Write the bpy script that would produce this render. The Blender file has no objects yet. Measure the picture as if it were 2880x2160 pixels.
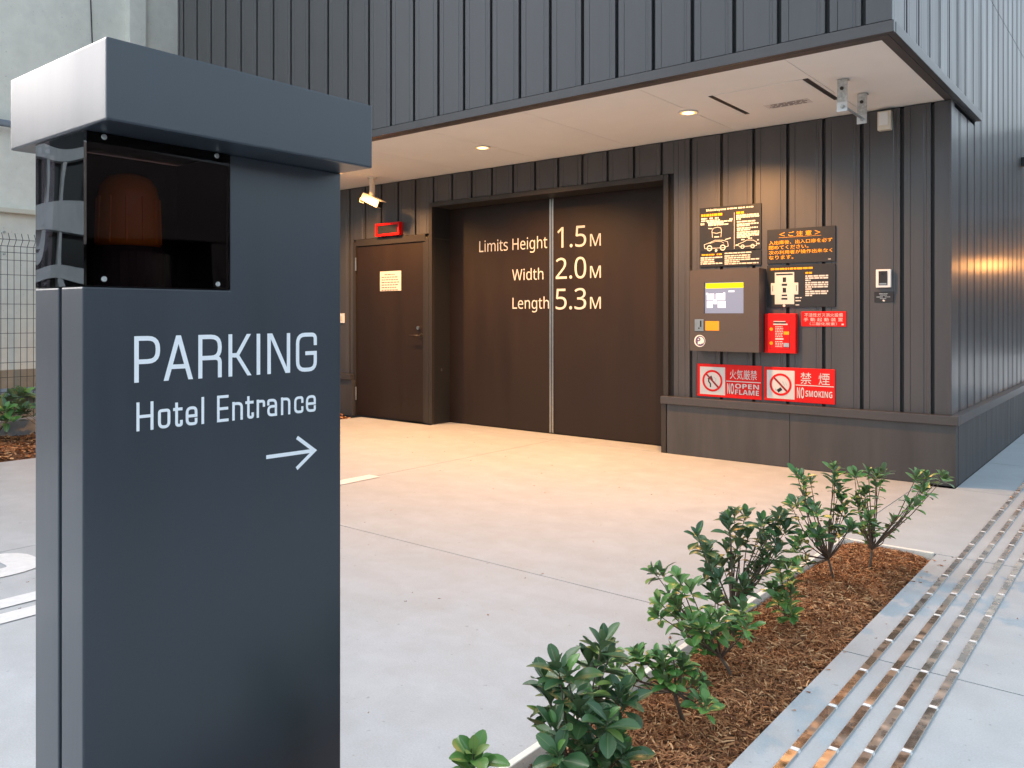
import bpy, bmesh, math, random
from mathutils import Vector, Matrix
random.seed(7)
SC = bpy.context.scene
COL = SC.collection
PI = math.pi

# ------------------------------------------------------------------ camera
H = 1.25                      # eye height of the hand-held phone
F = 2295.0                    # focal length in photo pixels (2880 wide)
CX, HY = 1440.0, 886.0        # principal column, horizon row
TH = math.radians(38.9)       # heading, left of the street direction (+Y)
FW = Vector((-math.sin(TH), math.cos(TH), 0)); RT = Vector((math.cos(TH), math.sin(TH), 0))
cam_d = bpy.data.cameras.new('camera'); cam = bpy.data.objects.new('camera', cam_d); COL.objects.link(cam)
cam.location = (0, 0, H); cam.rotation_euler = (PI/2, 0, TH)
cam_d.sensor_width = 36; cam_d.lens = 36*F/2880
cam_d.shift_y = -(1080-HY)/2880
cam_d.clip_start = 0.05; cam_d.clip_end = 500
SC.camera = cam

# ------------------------------------------------------------------ sky, sun, exposure
SUN_AZ, SUN_EL = math.radians(286), math.radians(30)      # azimuth clockwise from +Y
w = bpy.data.worlds.new('World'); SC.world = w; w.use_nodes = True
nt = w.node_tree
sky = nt.nodes.new('ShaderNodeTexSky'); sky.sky_type = 'NISHITA'; sky.sun_disc = False
sky.sun_elevation = SUN_EL; sky.sun_rotation = SUN_AZ
sky.air_density = 0.8; sky.dust_density = 6.0; sky.ozone_density = 1.0
bg = nt.nodes['Background']; bg.inputs[1].default_value = 0.15
hs = nt.nodes.new('ShaderNodeHueSaturation'); hs.inputs['Saturation'].default_value = .55; hs.inputs['Hue'].default_value = .472      # thin cloud cover
nt.links.new(sky.outputs[0], hs.inputs['Color']); nt.links.new(hs.outputs[0], bg.inputs[0])
sd = bpy.data.lights.new('sun', 'SUN'); sd.energy = 0.25; sd.angle = math.radians(80); sd.color = (1, .96, .9)
so = bpy.data.objects.new('sun', sd); COL.objects.link(so); so.location = (-6, -6, 12)
sdir = Vector((math.sin(SUN_AZ)*math.cos(SUN_EL), math.cos(SUN_AZ)*math.cos(SUN_EL), math.sin(SUN_EL)))
so.rotation_euler = sdir.to_track_quat('Z', 'Y').to_euler()
SC.view_settings.view_transform = 'Standard'; SC.view_settings.look = 'None'
SC.view_settings.gamma = 1; SC.view_settings.exposure = 2.15
try:
    SC.cycles.use_denoising = True
    SC.cycles.max_bounces = 8; SC.cycles.transparent_max_bounces = 12
    SC.cycles.caustics_reflective = False; SC.cycles.caustics_refractive = False
except Exception: pass
LAMP_W = 94.0

# ------------------------------------------------------------------ pixel helpers (directions only)
def ray(u, v):
    return FW + RT*((u-CX)/F) + Vector((0, 0, (HY-v)/F))
def onY(u, v, Y):
    d = ray(u, v); return Vector((0, 0, H)) + d*(Y/d.y)
def onX(u, v, X):
    d = ray(u, v); return Vector((0, 0, H)) + d*(X/d.x)
def onZ(u, v, Z=0.0):
    d = ray(u, v); return Vector((0, 0, H)) + d*((Z-H)/d.z)
def atD(u, v, D):
    return Vector((0, 0, H)) + ray(u, v)*D

# ------------------------------------------------------------------ materials
MATS = {}
def mat(name, col, rough=.5, metal=0., spec=.5, noise=0., nscale=8., bump=0., bscale=200., coat=0., emit=None, estr=0., detail=6., col2=None, crough=.1, streak=False):
    m = bpy.data.materials.new(name); m.use_nodes = True
    n = m.node_tree.nodes; L = m.node_tree.links; b = n['Principled BSDF']
    b.inputs['Base Color'].default_value = (*col, 1); b.inputs['Roughness'].default_value = rough
    b.inputs['Metallic'].default_value = metal; b.inputs['Specular IOR Level'].default_value = spec
    b.inputs['Coat Weight'].default_value = coat; b.inputs['Coat Roughness'].default_value = crough
    if emit: b.inputs['Emission Color'].default_value = (*emit, 1); b.inputs['Emission Strength'].default_value = estr
    if noise or bump: tc = n.new('ShaderNodeNewGeometry')
    if noise:
        t = n.new('ShaderNodeTexNoise'); t.inputs['Scale'].default_value = nscale; t.inputs['Detail'].default_value = detail
        t.inputs['Roughness'].default_value = .6
        if streak:
            mpn = n.new('ShaderNodeMapping'); mpn.inputs['Scale'].default_value = (3.2, 3.2, .35)
            L.new(tc.outputs['Position'], mpn.inputs['Vector']); L.new(mpn.outputs[0], t.inputs['Vector'])
            rr2 = n.new('ShaderNodeMapRange'); rr2.inputs[1].default_value = .3; rr2.inputs[2].default_value = .7; rr2.inputs[3].default_value = rough*.85; rr2.inputs[4].default_value = min(1, rough*1.2)
            L.new(t.outputs['Fac'], rr2.inputs[0]); L.new(rr2.outputs[0], b.inputs['Roughness'])
        else: L.new(tc.outputs['Position'], t.inputs['Vector'])
        mx = n.new('ShaderNodeMix'); mx.data_type = 'RGBA'
        c2 = col2 or tuple(c*(1+noise) for c in col)
        mx.inputs['A'].default_value = (*(tuple(c*(1-noise) for c in col) if not col2 else col), 1); mx.inputs['B'].default_value = (*c2, 1)
        rp = n.new('ShaderNodeMapRange'); rp.inputs[1].default_value = .3; rp.inputs[2].default_value = .7
        L.new(t.outputs['Fac'], rp.inputs[0]); L.new(rp.outputs[0], mx.inputs['Factor'])
        L.new(mx.outputs['Result'], b.inputs['Base Color'])
    if bump:
        t2 = n.new('ShaderNodeTexNoise'); t2.inputs['Scale'].default_value = bscale; t2.inputs['Detail'].default_value = 3
        L.new(tc.outputs['Position'], t2.inputs['Vector'])
        bp = n.new('ShaderNodeBump'); bp.inputs['Strength'].default_value = bump; bp.inputs['Distance'].default_value = .002
        L.new(t2.outputs['Fac'], bp.inputs['Height']); L.new(bp.outputs[0], b.inputs['Normal'])
    MATS[name] = m
    return m

def concrete(name, base, warm, stain=.25):
    m = bpy.data.materials.new(name); m.use_nodes = True
    n = m.node_tree.nodes; L = m.node_tree.links; b = n['Principled BSDF']
    g = n.new('ShaderNodeNewGeometry')
    def noi(scale, detail, rough=.6, dist=0.):
        t = n.new('ShaderNodeTexNoise'); t.inputs['Scale'].default_value = scale; t.inputs['Detail'].default_value = detail
        t.inputs['Roughness'].default_value = rough; t.inputs['Distortion'].default_value = dist
        L.new(g.outputs['Position'], t.inputs['Vector']); return t
    def rng(src, a, c, lo, hi):
        r = n.new('ShaderNodeMapRange'); r.inputs[1].default_value = a; r.inputs[2].default_value = c
        r.inputs[3].default_value = lo; r.inputs[4].default_value = hi; L.new(src, r.inputs[0]); return r
    big = noi(.9, 5, .62, .6); mid = noi(7, 6, .65, .4); fine = noi(170, 3); pit = noi(38, 2, .4)
    mp = n.new('ShaderNodeMapping'); mp.inputs['Scale'].default_value = (1.0, 2.2, 1); mp.inputs['Rotation'].default_value = (0, 0, .5)
    L.new(g.outputs['Position'], mp.inputs['Vector'])
    trw = n.new('ShaderNodeTexNoise'); trw.inputs['Scale'].default_value = 2.2; trw.inputs['Detail'].default_value = 7; L.new(mp.outputs[0], trw.inputs['Vector'])
    mx = n.new('ShaderNodeMix'); mx.data_type = 'RGBA'
    mx.inputs['A'].default_value = (*base, 1); mx.inputs['B'].default_value = (*warm, 1)
    L.new(rng(big.outputs['Fac'], .35, .65, 0, 1).outputs[0], mx.inputs['Factor'])
    def mul(col, fac):
        q = n.new('ShaderNodeMix'); q.data_type = 'RGBA'; q.blend_type = 'MULTIPLY'; q.inputs['Factor'].default_value = 1
        L.new(col, q.inputs['A']); L.new(fac, q.inputs['B']); return q.outputs['Result']
    c = mx.outputs['Result']
    c = mul(c, rng(mid.outputs['Fac'], .3, .7, 1-.35*stain, 1.04).outputs[0])
    c = mul(c, rng(trw.outputs['Fac'], .35, .65, 1-.16*stain, 1.01).outputs[0])
    c = mul(c, rng(fine.outputs['Fac'], .3, .7, .90, 1.06).outputs[0])
    c = mul(c, rng(pit.outputs['Fac'], .22, .30, .72, 1.).outputs[0])
    L.new(c, b.inputs['Base Color'])
    L.new(rng(mid.outputs['Fac'], .3, .7, .6, .85).outputs[0], b.inputs['Roughness'])
    b.inputs['Specular IOR Level'].default_value = .35
    bp = n.new('ShaderNodeBump'); bp.inputs['Strength'].default_value = .25; bp.inputs['Distance'].default_value = .003
    L.new(fine.outputs['Fac'], bp.inputs['Height'])
    bp2 = n.new('ShaderNodeBump'); bp2.inputs['Strength'].default_value = .08; bp2.inputs['Distance'].default_value = .01
    L.new(mid.outputs['Fac'], bp2.inputs['Height']); L.new(bp.outputs[0], bp2.inputs['Normal'])
    L.new(bp2.outputs[0], b.inputs['Normal'])
    MATS[name] = m; return m

concrete('driveway', (.47, .50, .525), (.445, .47, .485), .30)
concrete('sidewalk', (.43, .48, .51), (.41, .455, .48), .25)
concrete('kerbstone', (.40, .41, .41), (.35, .36, .36), .5)
concrete('neighbour', (.86, .85, .77), (.82, .81, .73), .2)
concrete('neighbour_base', (.42, .36, .27), (.38, .32, .24), .4)
concrete('asphalt', (.05, .05, .052), (.06, .06, .06), .4)
mat('panel', (.078, .076, .079), .42, .3, .5, .11, 1.6, .12, 3.0, coat=.22, crough=.16, streak=True)
mat('panel_dark', (.012, .012, .013), .6)
mat('plinth', (.060, .058, .058), .5, .0, .5, .2, 3, .15, 150, streak=True)
mat('cap_metal', (.085, .08, .08), .38, .4, .5, .08, 4)
mat('soffit', (.80, .79, .75), .75, noise=.03, nscale=2)
mat('lip', (.07, .06, .055), .5)
mat('door_brown', (.021, .0125, .009), .48, .0, .3, .09, 1.4, streak=True)
mat('frame_brown', (.05, .043, .038), .4, .4)
mat('steel', (.42, .42, .40), .35, 1., noise=.12, nscale=30)
mat('galv', (.52, .54, .53), .45, .9, noise=.25, nscale=60)
mat('chrome', (.6, .6, .6), .2, 1.)
mat('white_paint', (.80, .80, .78), .5)
mat('road_white', (.74, .75, .75), .6, noise=.07, nscale=25, bump=.4, bscale=120)
mat('letter_white', (.90, .93, .96), .5)
mat('slate', (.023, .034, .048), .46, .15, .5, .13, 2.6, .10, 420., coat=.75, crough=.28, streak=True)
mat('red', (.72, .008, .006), .4, spec=.3)
mat('red_dark', (.30, .008, .008), .4)
mat('sign_black', (.018, .018, .020), .4)
mat('sign_white', (.66, .64, .62), .5, spec=.3)
mat('yellow', (.92, .40, .0), .45)
mat('black', (.008, .008, .009), .4)
mat('rubber', (.02, .02, .02), .7)
mat('panel_box', (.085, .070, .062), .45, .2, .5, .05, 3)
mat('orange_plate', (.80, .33, .01), .4)
mat('purple', (.10, .06, .16), .5)
mat('camera_white', (.72, .66, .54), .4)
mat('screen_grey', (.05, .05, .06), .2, emit=(.40, .40, .50), estr=.20)
mat('screen_yellow', (.3, .2, .0), .2, emit=(1, .72, .0), estr=.30)
mat('screen_white', (.3, .3, .3), .2, emit=(.85, .87, 1), estr=.28)
mat('lens_glow', (.9, .8, .6), .3, emit=(1, .55, .18), estr=2.0)
mat('lantern_glass', (.8, .5, .2), .3, emit=(1, .45, .12), estr=1.8)
mat('halo_glow', (.8, .5, .2), .3, emit=(1, .40, .07), estr=.32)
mat('mulch_base', (.12, .055, .025), .9, noise=.45, nscale=60, bump=1., bscale=90)
mat('bark', (.12, .085, .06), .8, noise=.35, nscale=60, bump=.6, bscale=150)
mat('twig', (.10, .075, .045), .7, noise=.3, nscale=80)
mat('fence_wire', (.03, .028, .025), .5)
mat('pipe_grey', (.20, .23, .27), .5)
mat('ledge', (.70, .66, .55), .6)
mat('plaster_far', (.72, .73, .72), .8, noise=.1, nscale=1)
mat('plaster_dark', (.06, .06, .062), .8, noise=.12, nscale=1)
mat('window_dark', (.02, .022, .025), .1)
mat('amber', (.95, .34, .02), .25)
mat('beacon_base', (.03, .02, .015), .5)
mat('bar_edge', (.36, .37, .37), .5)
mat('light_steel', (.62, .63, .64), .3, .9)

def chips_mat():
    m = bpy.data.materials.new('mulch_chips'); m.use_nodes = True
    n = m.node_tree.nodes; L = m.node_tree.links; b = n['Principled BSDF']
    g = n.new('ShaderNodeNewGeometry'); r = n.new('ShaderNodeValToRGB')
    e = r.color_ramp.elements
    e[0].color = (.13, .048, .018, 1); e[1].color = (.72, .44, .22, 1)
    q = e.new(.35); q.color = (.30, .118, .042, 1); q = e.new(.8); q.color = (.47, .22, .088, 1)
    L.new(g.outputs['Random Per Island'], r.inputs[0]); L.new(r.outputs[0], b.inputs['Base Color'])
    b.inputs['Roughness'].default_value = .8; MATS['mulch_chips'] = m
chips_mat()

def leaf_mat(name, dark, light, rough=.32):
    m = bpy.data.materials.new(name); m.use_nodes = True
    n = m.node_tree.nodes; L = m.node_tree.links; b = n['Principled BSDF']
    oi = n.new('ShaderNodeObjectInfo'); tc = n.new('ShaderNodeTexCoord'); sx = n.new('ShaderNodeSeparateXYZ')
    L.new(tc.outputs['Object'], sx.inputs[0])
    mx = n.new('ShaderNodeMix'); mx.data_type = 'RGBA'; mx.inputs['A'].default_value = (*dark, 1); mx.inputs['B'].default_value = (*light, 1)
    L.new(oi.outputs['Random'], mx.inputs['Factor'])
    ab = n.new('ShaderNodeMath'); ab.operation = 'ABSOLUTE'; L.new(sx.outputs[0], ab.inputs[0])
    mr = n.new('ShaderNodeMapRange'); mr.inputs[1].default_value = .006; mr.inputs[2].default_value = .022; mr.inputs[3].default_value = .75; mr.inputs[4].default_value = 0
    L.new(ab.outputs[0], mr.inputs[0])
    m2 = n.new('ShaderNodeMix'); m2.data_type = 'RGBA'; m2.inputs['B'].default_value = (.16, .22, .09, 1)
    L.new(mr.outputs[0], m2.inputs['Factor']); L.new(mx.outputs['Result'], m2.inputs['A'])
    bf = n.new('ShaderNodeNewGeometry')
    m3 = n.new('ShaderNodeMix'); m3.data_type = 'RGBA'; m3.inputs['B'].default_value = (.13, .19, .09, 1)
    L.new(bf.outputs['Backfacing'], m3.inputs['Factor']); L.new(m2.outputs['Result'], m3.inputs['A'])
    L.new(m3.outputs['Result'], b.inputs['Base Color'])
    b.inputs['Roughness'].default_value = rough; b.inputs['Specular IOR Level'].default_value = .5
    MATS[name] = m
leaf_mat('leaf_deep', (.036, .098, .040), (.068, .155, .052), .38)
leaf_mat('leaf_green', (.065, .19, .040), (.12, .27, .058), .36)
leaf_mat('leaf_young', (.15, .27, .06), (.25, .33, .09), .42)

def acrylic(name, tint, ior, wave, sc):
    m = bpy.data.materials.new(name); m.use_nodes = True
    n = m.node_tree.nodes; L = m.node_tree.links
    for x in list(n):
        if x.type != 'OUTPUT_MATERIAL': n.remove(x)
    out = n['Material Output']
    tr = n.new('ShaderNodeBsdfTransparent'); tr.inputs[0].default_value = (*tint, 1)
    gl = n.new('ShaderNodeBsdfGlossy'); gl.inputs['Roughness'].default_value = .01; gl.inputs[0].default_value = (1, 1, 1, 1)
    fr = n.new('ShaderNodeFresnel'); fr.inputs['IOR'].default_value = ior
    g = n.new('ShaderNodeNewGeometry'); t = n.new('ShaderNodeTexNoise'); t.inputs['Scale'].default_value = sc; t.inputs['Detail'].default_value = 0
    L.new(g.outputs['Position'], t.inputs['Vector'])
    bp = n.new('ShaderNodeBump'); bp.inputs['Strength'].default_value = 1; bp.inputs['Distance'].default_value = wave
    L.new(t.outputs['Fac'], bp.inputs['Height']); L.new(bp.outputs[0], gl.inputs['Normal'])
    mx = n.new('ShaderNodeMixShader'); L.new(fr.outputs[0], mx.inputs[0]); L.new(tr.outputs[0], mx.inputs[1]); L.new(gl.outputs[0], mx.inputs[2])
    L.new(mx.outputs[0], out.inputs[0]); MATS[name] = m
acrylic('acrylic', (.56, .48, .51), 1.22, .0008, 4.)
acrylic('acrylic_side', (.35, .32, .36), 2.4, .006, 5.)

def bar_mat():
    m = bpy.data.materials.new('tactile_steel'); m.use_nodes = True
    n = m.node_tree.nodes; L = m.node_tree.links; b = n['Principled BSDF']
    b.inputs['Metallic'].default_value = 1; b.inputs['Roughness'].default_value = .13
    oi = n.new('ShaderNodeObjectInfo')
    mx = n.new('ShaderNodeMix'); mx.data_type = 'RGBA'; mx.inputs['A'].default_value = (.78, .66, .56, 1); mx.inputs['B'].default_value = (.95, .84, .72, 1)
    L.new(oi.outputs['Random'], mx.inputs['Factor']); L.new(mx.outputs['Result'], b.inputs['Base Color'])
    g = n.new('ShaderNodeNewGeometry'); t = n.new('ShaderNodeTexNoise'); t.inputs['Scale'].default_value = 14; t.inputs['Detail'].default_value = 4
    L.new(g.outputs['Position'], t.inputs['Vector'])
    mr = n.new('ShaderNodeMapRange'); mr.inputs[1].default_value = .35; mr.inputs[2].default_value = .7; mr.inputs[3].default_value = .16; mr.inputs[4].default_value = .42
    L.new(t.outputs['Fac'], mr.inputs[0]); L.new(mr.outputs[0], b.inputs['Roughness'])
    bp = n.new('ShaderNodeBump'); bp.inputs['Strength'].default_value = .35; bp.inputs['Distance'].default_value = .004
    L.new(t.outputs['Fac'], bp.inputs['Height']); L.new(bp.outputs[0], b.inputs['Normal'])
    MATS['tactile_steel'] = m
bar_mat()

# ------------------------------------------------------------------ mesh helpers
class MB:
    def __init__(s): s.v = []; s.f = []
    def add(s, vs, fs):
        o = len(s.v); s.v += [tuple(p) for p in vs]; s.f += [tuple(i+o for i in f) for f in fs]; return s
    def box(s, x0, x1, y0, y1, z0, z1):
        return s.add([(x0,y0,z0),(x1,y0,z0),(x1,y1,z0),(x0,y1,z0),(x0,y0,z1),(x1,y0,z1),(x1,y1,z1),(x0,y1,z1)],
                     [(0,3,2,1),(4,5,6,7),(0,1,5,4),(1,2,6,5),(2,3,7,6),(3,0,4,7)])
    def tube(s, pts, rs, n=8, cap=True):
        pts = [Vector(p) for p in pts]
        if not hasattr(rs, '__len__'): rs = [rs]*len(pts)
        base = len(s.v); up = None
        for i, p in enumerate(pts):
            d = (pts[min(i+1, len(pts)-1)] - pts[max(i-1, 0)]).normalized()
            a = d.orthogonal().normalized() if up is None else (up - d*up.dot(d)).normalized()
            up = a; b = d.cross(a)
            for k in range(n):
                t = 2*PI*k/n; s.v.append(tuple(p + (a*math.cos(t) + b*math.sin(t))*rs[i]))
        for i in range(len(pts)-1):
            for k in range(n):
                k2 = (k+1) % n; q = base+i*n
                s.f.append((q+k, q+k2, q+n+k2, q+n+k))
        if cap:
            s.f.append(tuple(base+k for k in reversed(range(n)))); e = base+(len(pts)-1)*n
            s.f.append(tuple(e+k for k in range(n)))
        return s
    def lathe(s, c, prof, n=20):
        c = Vector(c); base = len(s.v)
        for r, z in prof:
            for k in range(n):
                t = 2*PI*k/n; s.v.append((c.x+r*math.cos(t), c.y+r*math.sin(t), c.z+z))
        for i in range(len(prof)-1):
            for k in range(n):
                k2 = (k+1) % n; q = base+i*n; s.f.append((q+k, q+k2, q+n+k2, q+n+k))
        s.f.append(tuple(base+k for k in reversed(range(n)))); e = base+(len(prof)-1)*n
        s.f.append(tuple(e+k for k in range(n))); return s
    def prism(s, poly, axis, a, b):
        """poly: list of 2D points; extruded along axis ('x','y','z') from a to b"""
        def P(p, t):
            return {'x': (t, p[0], p[1]), 'y': (p[0], t, p[1]), 'z': (p[0], p[1], t)}[axis]
        n = len(poly)
        return s.add([P(p, a) for p in poly] + [P(p, b) for p in poly],
                     [tuple(range(n)), tuple(reversed(range(n, 2*n)))] + [(i, i+n, (i+1) % n+n, (i+1) % n) for i in range(n)])
    def map(s, fn): s.v = [tuple(fn(Vector(p))) for p in s.v]; return s

ORG = {}
def emp(name, loc, label, cat, group=None):
    o = bpy.data.objects.new(name, None); o.empty_display_size = .1; COL.objects.link(o); o.location = loc
    ORG[o] = Vector(loc); tag(o, label, cat, group); return o
def tag(o, label=None, cat=None, group=None, kind=None):
    if label: o['label'] = label
    if cat: o['category'] = cat
    if group: o['group'] = group
    if kind: o['kind'] = kind
    return o
def build(name, mb, m, parent=None, bevel=0., smooth=False, label=None, cat=None, group=None, kind=None, seg=2):
    xs = [p[0] for p in mb.v]; ys = [p[1] for p in mb.v]; zs = [p[2] for p in mb.v]
    c = Vector(((min(xs)+max(xs))/2, (min(ys)+max(ys))/2, min(zs)))
    me = bpy.data.meshes.new(name)
    me.from_pydata([(p[0]-c.x, p[1]-c.y, p[2]-c.z) for p in mb.v], [], mb.f)
    bm = bmesh.new(); bm.from_mesh(me)
    bmesh.ops.recalc_face_normals(bm, faces=bm.faces)
    if bevel:
        es = [e for e in bm.edges if len(e.link_faces) == 2 and e.calc_face_angle(0) > .6]
        bmesh.ops.bevel(bm, geom=es, offset=bevel, segments=seg, affect='EDGES', profile=.6)
    bm.to_mesh(me); bm.free()
    if smooth:
        for p in me.polygons: p.use_smooth = True
    me.materials.append(MATS[m])
    o = bpy.data.objects.new(name, me); COL.objects.link(o)
    o.location = c if parent is None else c - ORG[parent]
    ORG[o] = c
    if parent is not None: o.parent = parent
    return tag(o, label, cat, group, kind)
def B(x0, x1, y0, y1, z0, z1): return MB().box(min(x0,x1), max(x0,x1), min(y0,y1), max(y0,y1), min(z0,z1), max(z0,z1))

# text -> 2D mesh, scaled into place
def sans(txt, bold=False):
    """the plain sans letterforms of the door figures"""
    U, l, d = (0x1D5D4, 0x1D5EE, 0x1D7EC) if bold else (0x1D5A0, 0x1D5BA, 0x1D7E2)
    return ''.join(chr(U+ord(c)-65) if 'A' <= c <= 'Z' else chr(l+ord(c)-97) if 'a' <= c <= 'z' else chr(d+ord(c)-48) if '0' <= c <= '9' else c for c in txt)
def text2d(txt, fat=0.):
    cu = bpy.data.curves.new('t', 'FONT'); cu.body = txt; cu.size = 1; cu.resolution_u = 3; cu.offset = fat
    ob = bpy.data.objects.new('t', cu); COL.objects.link(ob)
    dg = bpy.context.evaluated_depsgraph_get()
    me = bpy.data.meshes.new_from_object(ob.evaluated_get(dg))
    vs = [(v.co.x, v.co.y) for v in me.vertices]; fs = [tuple(p.vertices) for p in me.polygons]
    bpy.data.objects.remove(ob); bpy.data.curves.remove(cu); bpy.data.meshes.remove(me)
    return vs, fs
CAPH = max(p[1] for p in text2d(sans('H'))[0])
def fit_text(txt, x0, x1, zb, hcap, fat=0., full=False):
    """2D verts: width from x0 to x1; baseline zb and capital height hcap (or the whole box when full)"""
    vs, fs = text2d(txt, fat)
    xa, xb = min(p[0] for p in vs), max(p[0] for p in vs)
    if full: ya, yb = min(p[1] for p in vs), max(p[1] for p in vs)
    else: ya, yb = 0, CAPH
    return [(x0+(p[0]-xa)/(xb-xa)*(x1-x0), zb+(p[1]-ya)/(yb-ya)*hcap) for p in vs], fs
def wall_text(txt, x0, x1, zb, hcap, Y, m, parent, fat=0., full=False, name='lettering'):
    vs, fs = fit_text(txt, x0, x1, zb, hcap, fat, full)
    return build(name, MB().add([(a, Y, b) for a, b in vs], fs), m, parent)

def ribbon(pts, w, closed=False):
    """2D mitred stroke -> verts, faces"""
    P = [Vector((p[0], p[1])) for p in pts]; n = len(P); L = []; R = []
    for i in range(n):
        a = P[i-1] if (i > 0 or closed) else None; b = P[(i+1) % n] if (i < n-1 or closed) else None
        d1 = (P[i]-a).normalized() if a is not None else None; d2 = (b-P[i]).normalized() if b is not None else None
        if d1 is None: d1 = d2
        if d2 is None: d2 = d1
        n1 = Vector((-d1.y, d1.x)); n2 = Vector((-d2.y, d2.x)); m = (n1+n2)
        if m.length < 1e-5: m = n1
        m.normalize(); k = w/2/max(.35, m.dot(n1)); L.append(P[i]+m*k); R.append(P[i]-m*k)
    vs = [tuple(p) for p in L]+[tuple(p) for p in R]; fs = []
    for i in range(n if closed else n-1):
        j = (i+1) % n; fs.append((i, j, n+j, n+i))
    return vs, fs
def rounded(pts, r, k=5):
    """polyline with corner radii; points given as (x, y) or (x, y, r)"""
    out = []
    for i, p in enumerate(pts):
        q = Vector(p[:2]); rr = p[2] if len(p) > 2 else 0
        if i in (0, len(pts)-1) or not rr: out.append(tuple(q)); continue
        a = Vector(pts[i-1][:2]); b = Vector(pts[i+1][:2])
        rr = min(rr, (a-q).length*.49, (b-q).length*.49)
        s = q+(a-q).normalized()*rr; e = q+(b-q).normalized()*rr
        for j in range(k+1):
            t = j/k; out.append(tuple(s*(1-t)**2 + q*2*t*(1-t) + e*t*t))
    return out

# ================================================================== GROUND
build('ground', B(-120, 120, -120, 120, -.35, -.30), 'asphalt', kind='structure')
def slab(parent, x0, x1, y0, y1, m):
    g = .0035
    return build('slab', B(x0+g, x1-g, y0+g, y1-g, -.14, 0), m, parent)
drive = build('driveway', B(-7.73, -1.44, -8, 6.95, -.30, -.13), 'asphalt', kind='structure')
YJ = [-8, -4.2, -.55, 3.135, 6.625]
for j in range(4):
    xs = [-7.73, -4.8, -1.44]
    for i in range(2): slab(drive, xs[i], xs[i+1], YJ[j], YJ[j+1], 'driveway')
slab(drive, -6.54, -3.60, 6.625, 6.95, 'driveway')
side = build('sidewalk', B(-.955, 2.2, -14, 30, -.30, -.13), 'asphalt', kind='structure')
for y0, y1 in ((-14, -10), (-10, -5.6), (-5.6, -1.2), (-1.2, 3.14), (3.14, 4.715), (9.3, 12.5), (12.5, 15.7), (15.7, 22), (22, 30)):
    slab(side, -.955 if y1 < 5 else -1.208, 2.2, y0, y1, 'sidewalk')
slab(side, -1.44, 2.2, 4.715, 6.56, 'sidewalk'); slab(side, -1.208, 2.2, 6.56, 7.9, 'sidewalk'); slab(side, -1.208, 2.2, 7.9, 9.3, 'sidewalk')
slab(side, -1.44, -.955, -8, .9, 'sidewalk')
for k in range(15):
    build('kerbstone', B(2.206, 2.36, -14+k*3+.004, -14+k*3+2.996, -.30, .004), 'kerbstone', side, bevel=.012)

# planting bed beside the tactile strips
BX0, BX1, BY0, BY1 = -1.418, -.958, .9, 4.712
bed = build('planting_bed', B(BX0, BX1, BY0, BY1, -.30, -.075), 'mulch_base', kind='structure')
for nm, bb in (('edging', B(-1.437, -1.412, BY0, BY1, -.2, .008)), ('edging', B(-1.412, -.962, BY1-.026, BY1, -.2, .008)), ('edging', B(-1.412, -.962, BY0, BY0+.025, -.2, .008))):
    build(nm, bb, 'neighbour', bed, bevel=.002, seg=1)
def mulch(x0, x1, y0, y1, zf, count, parent, lmin=.012, lmax=.05, wid=.0035):
    # lumpy soil of shredded bark under the loose shreds
    rnd = random.Random(3); nx = max(4, int((x1-x0)/.03)); ny = max(4, int((y1-y0)/.03)); g = MB(); vs = []
    for j in range(ny+1):
        for i in range(nx+1):
            x = x0+(x1-x0)*i/nx; y = y0+(y1-y0)*j/ny
            vs.append((x, y, zf(x, y)+rnd.uniform(-.006, .006)))
    g.add(vs, [(j*(nx+1)+i, j*(nx+1)+i+1, (j+1)*(nx+1)+i+1, (j+1)*(nx+1)+i) for j in range(ny) for i in range(nx)])
    build('mulch_bed', g, 'mulch_base', parent, smooth=True, kind='stuff')
    c = MB()
    for _ in range(count):
        x = rnd.uniform(x0+.01, x1-.01); y = rnd.uniform(y0+.01, y1-.01); z = zf(x, y)+rnd.uniform(.0, .016)
        L = rnd.uniform(lmin, lmax)*(.5+rnd.random()); a = rnd.uniform(0, 2*PI); tl = rnd.gauss(0, .28); wd = wid*rnd.uniform(.5, 1.9)
        dx, dy, dz = math.cos(a)*L/2, math.sin(a)*L/2, math.sin(tl)*L/2
        px, py = -math.sin(a)*wd/2, math.cos(a)*wd/2; up = rnd.uniform(-.004, .006); rl = rnd.uniform(-.6, .6)*wd
        c.add([(x-dx-px, y-dy-py, z-dz-rl), (x-dx+px, y-dy+py, z-dz+rl), (x+px*1.2, y+py*1.2, z+up+rl), (x-px*1.2, y-py*1.2, z+up-rl),
               (x+dx+px*.6, y+dy+py*.6, z+dz+rl), (x+dx-px*.6, y+dy-py*.6, z+dz-rl)], [(0, 1, 2, 3), (3, 2, 4, 5)])
    build('mulch_shreds', c, 'mulch_chips', parent, kind='stuff')
def bedz(x, y):
    e = min(x-BX0, BX1-x, BY1-y)
    return -.042+.034*min(1, max(0, e)/.09) + .010*math.sin(7*x+3*y)*math.sin(5*y+1)
mulch(BX0+.004, BX1-.002, BY0+.03, BY1-.03, bedz, 42000, bed, .012, .042, .0022)

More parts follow.
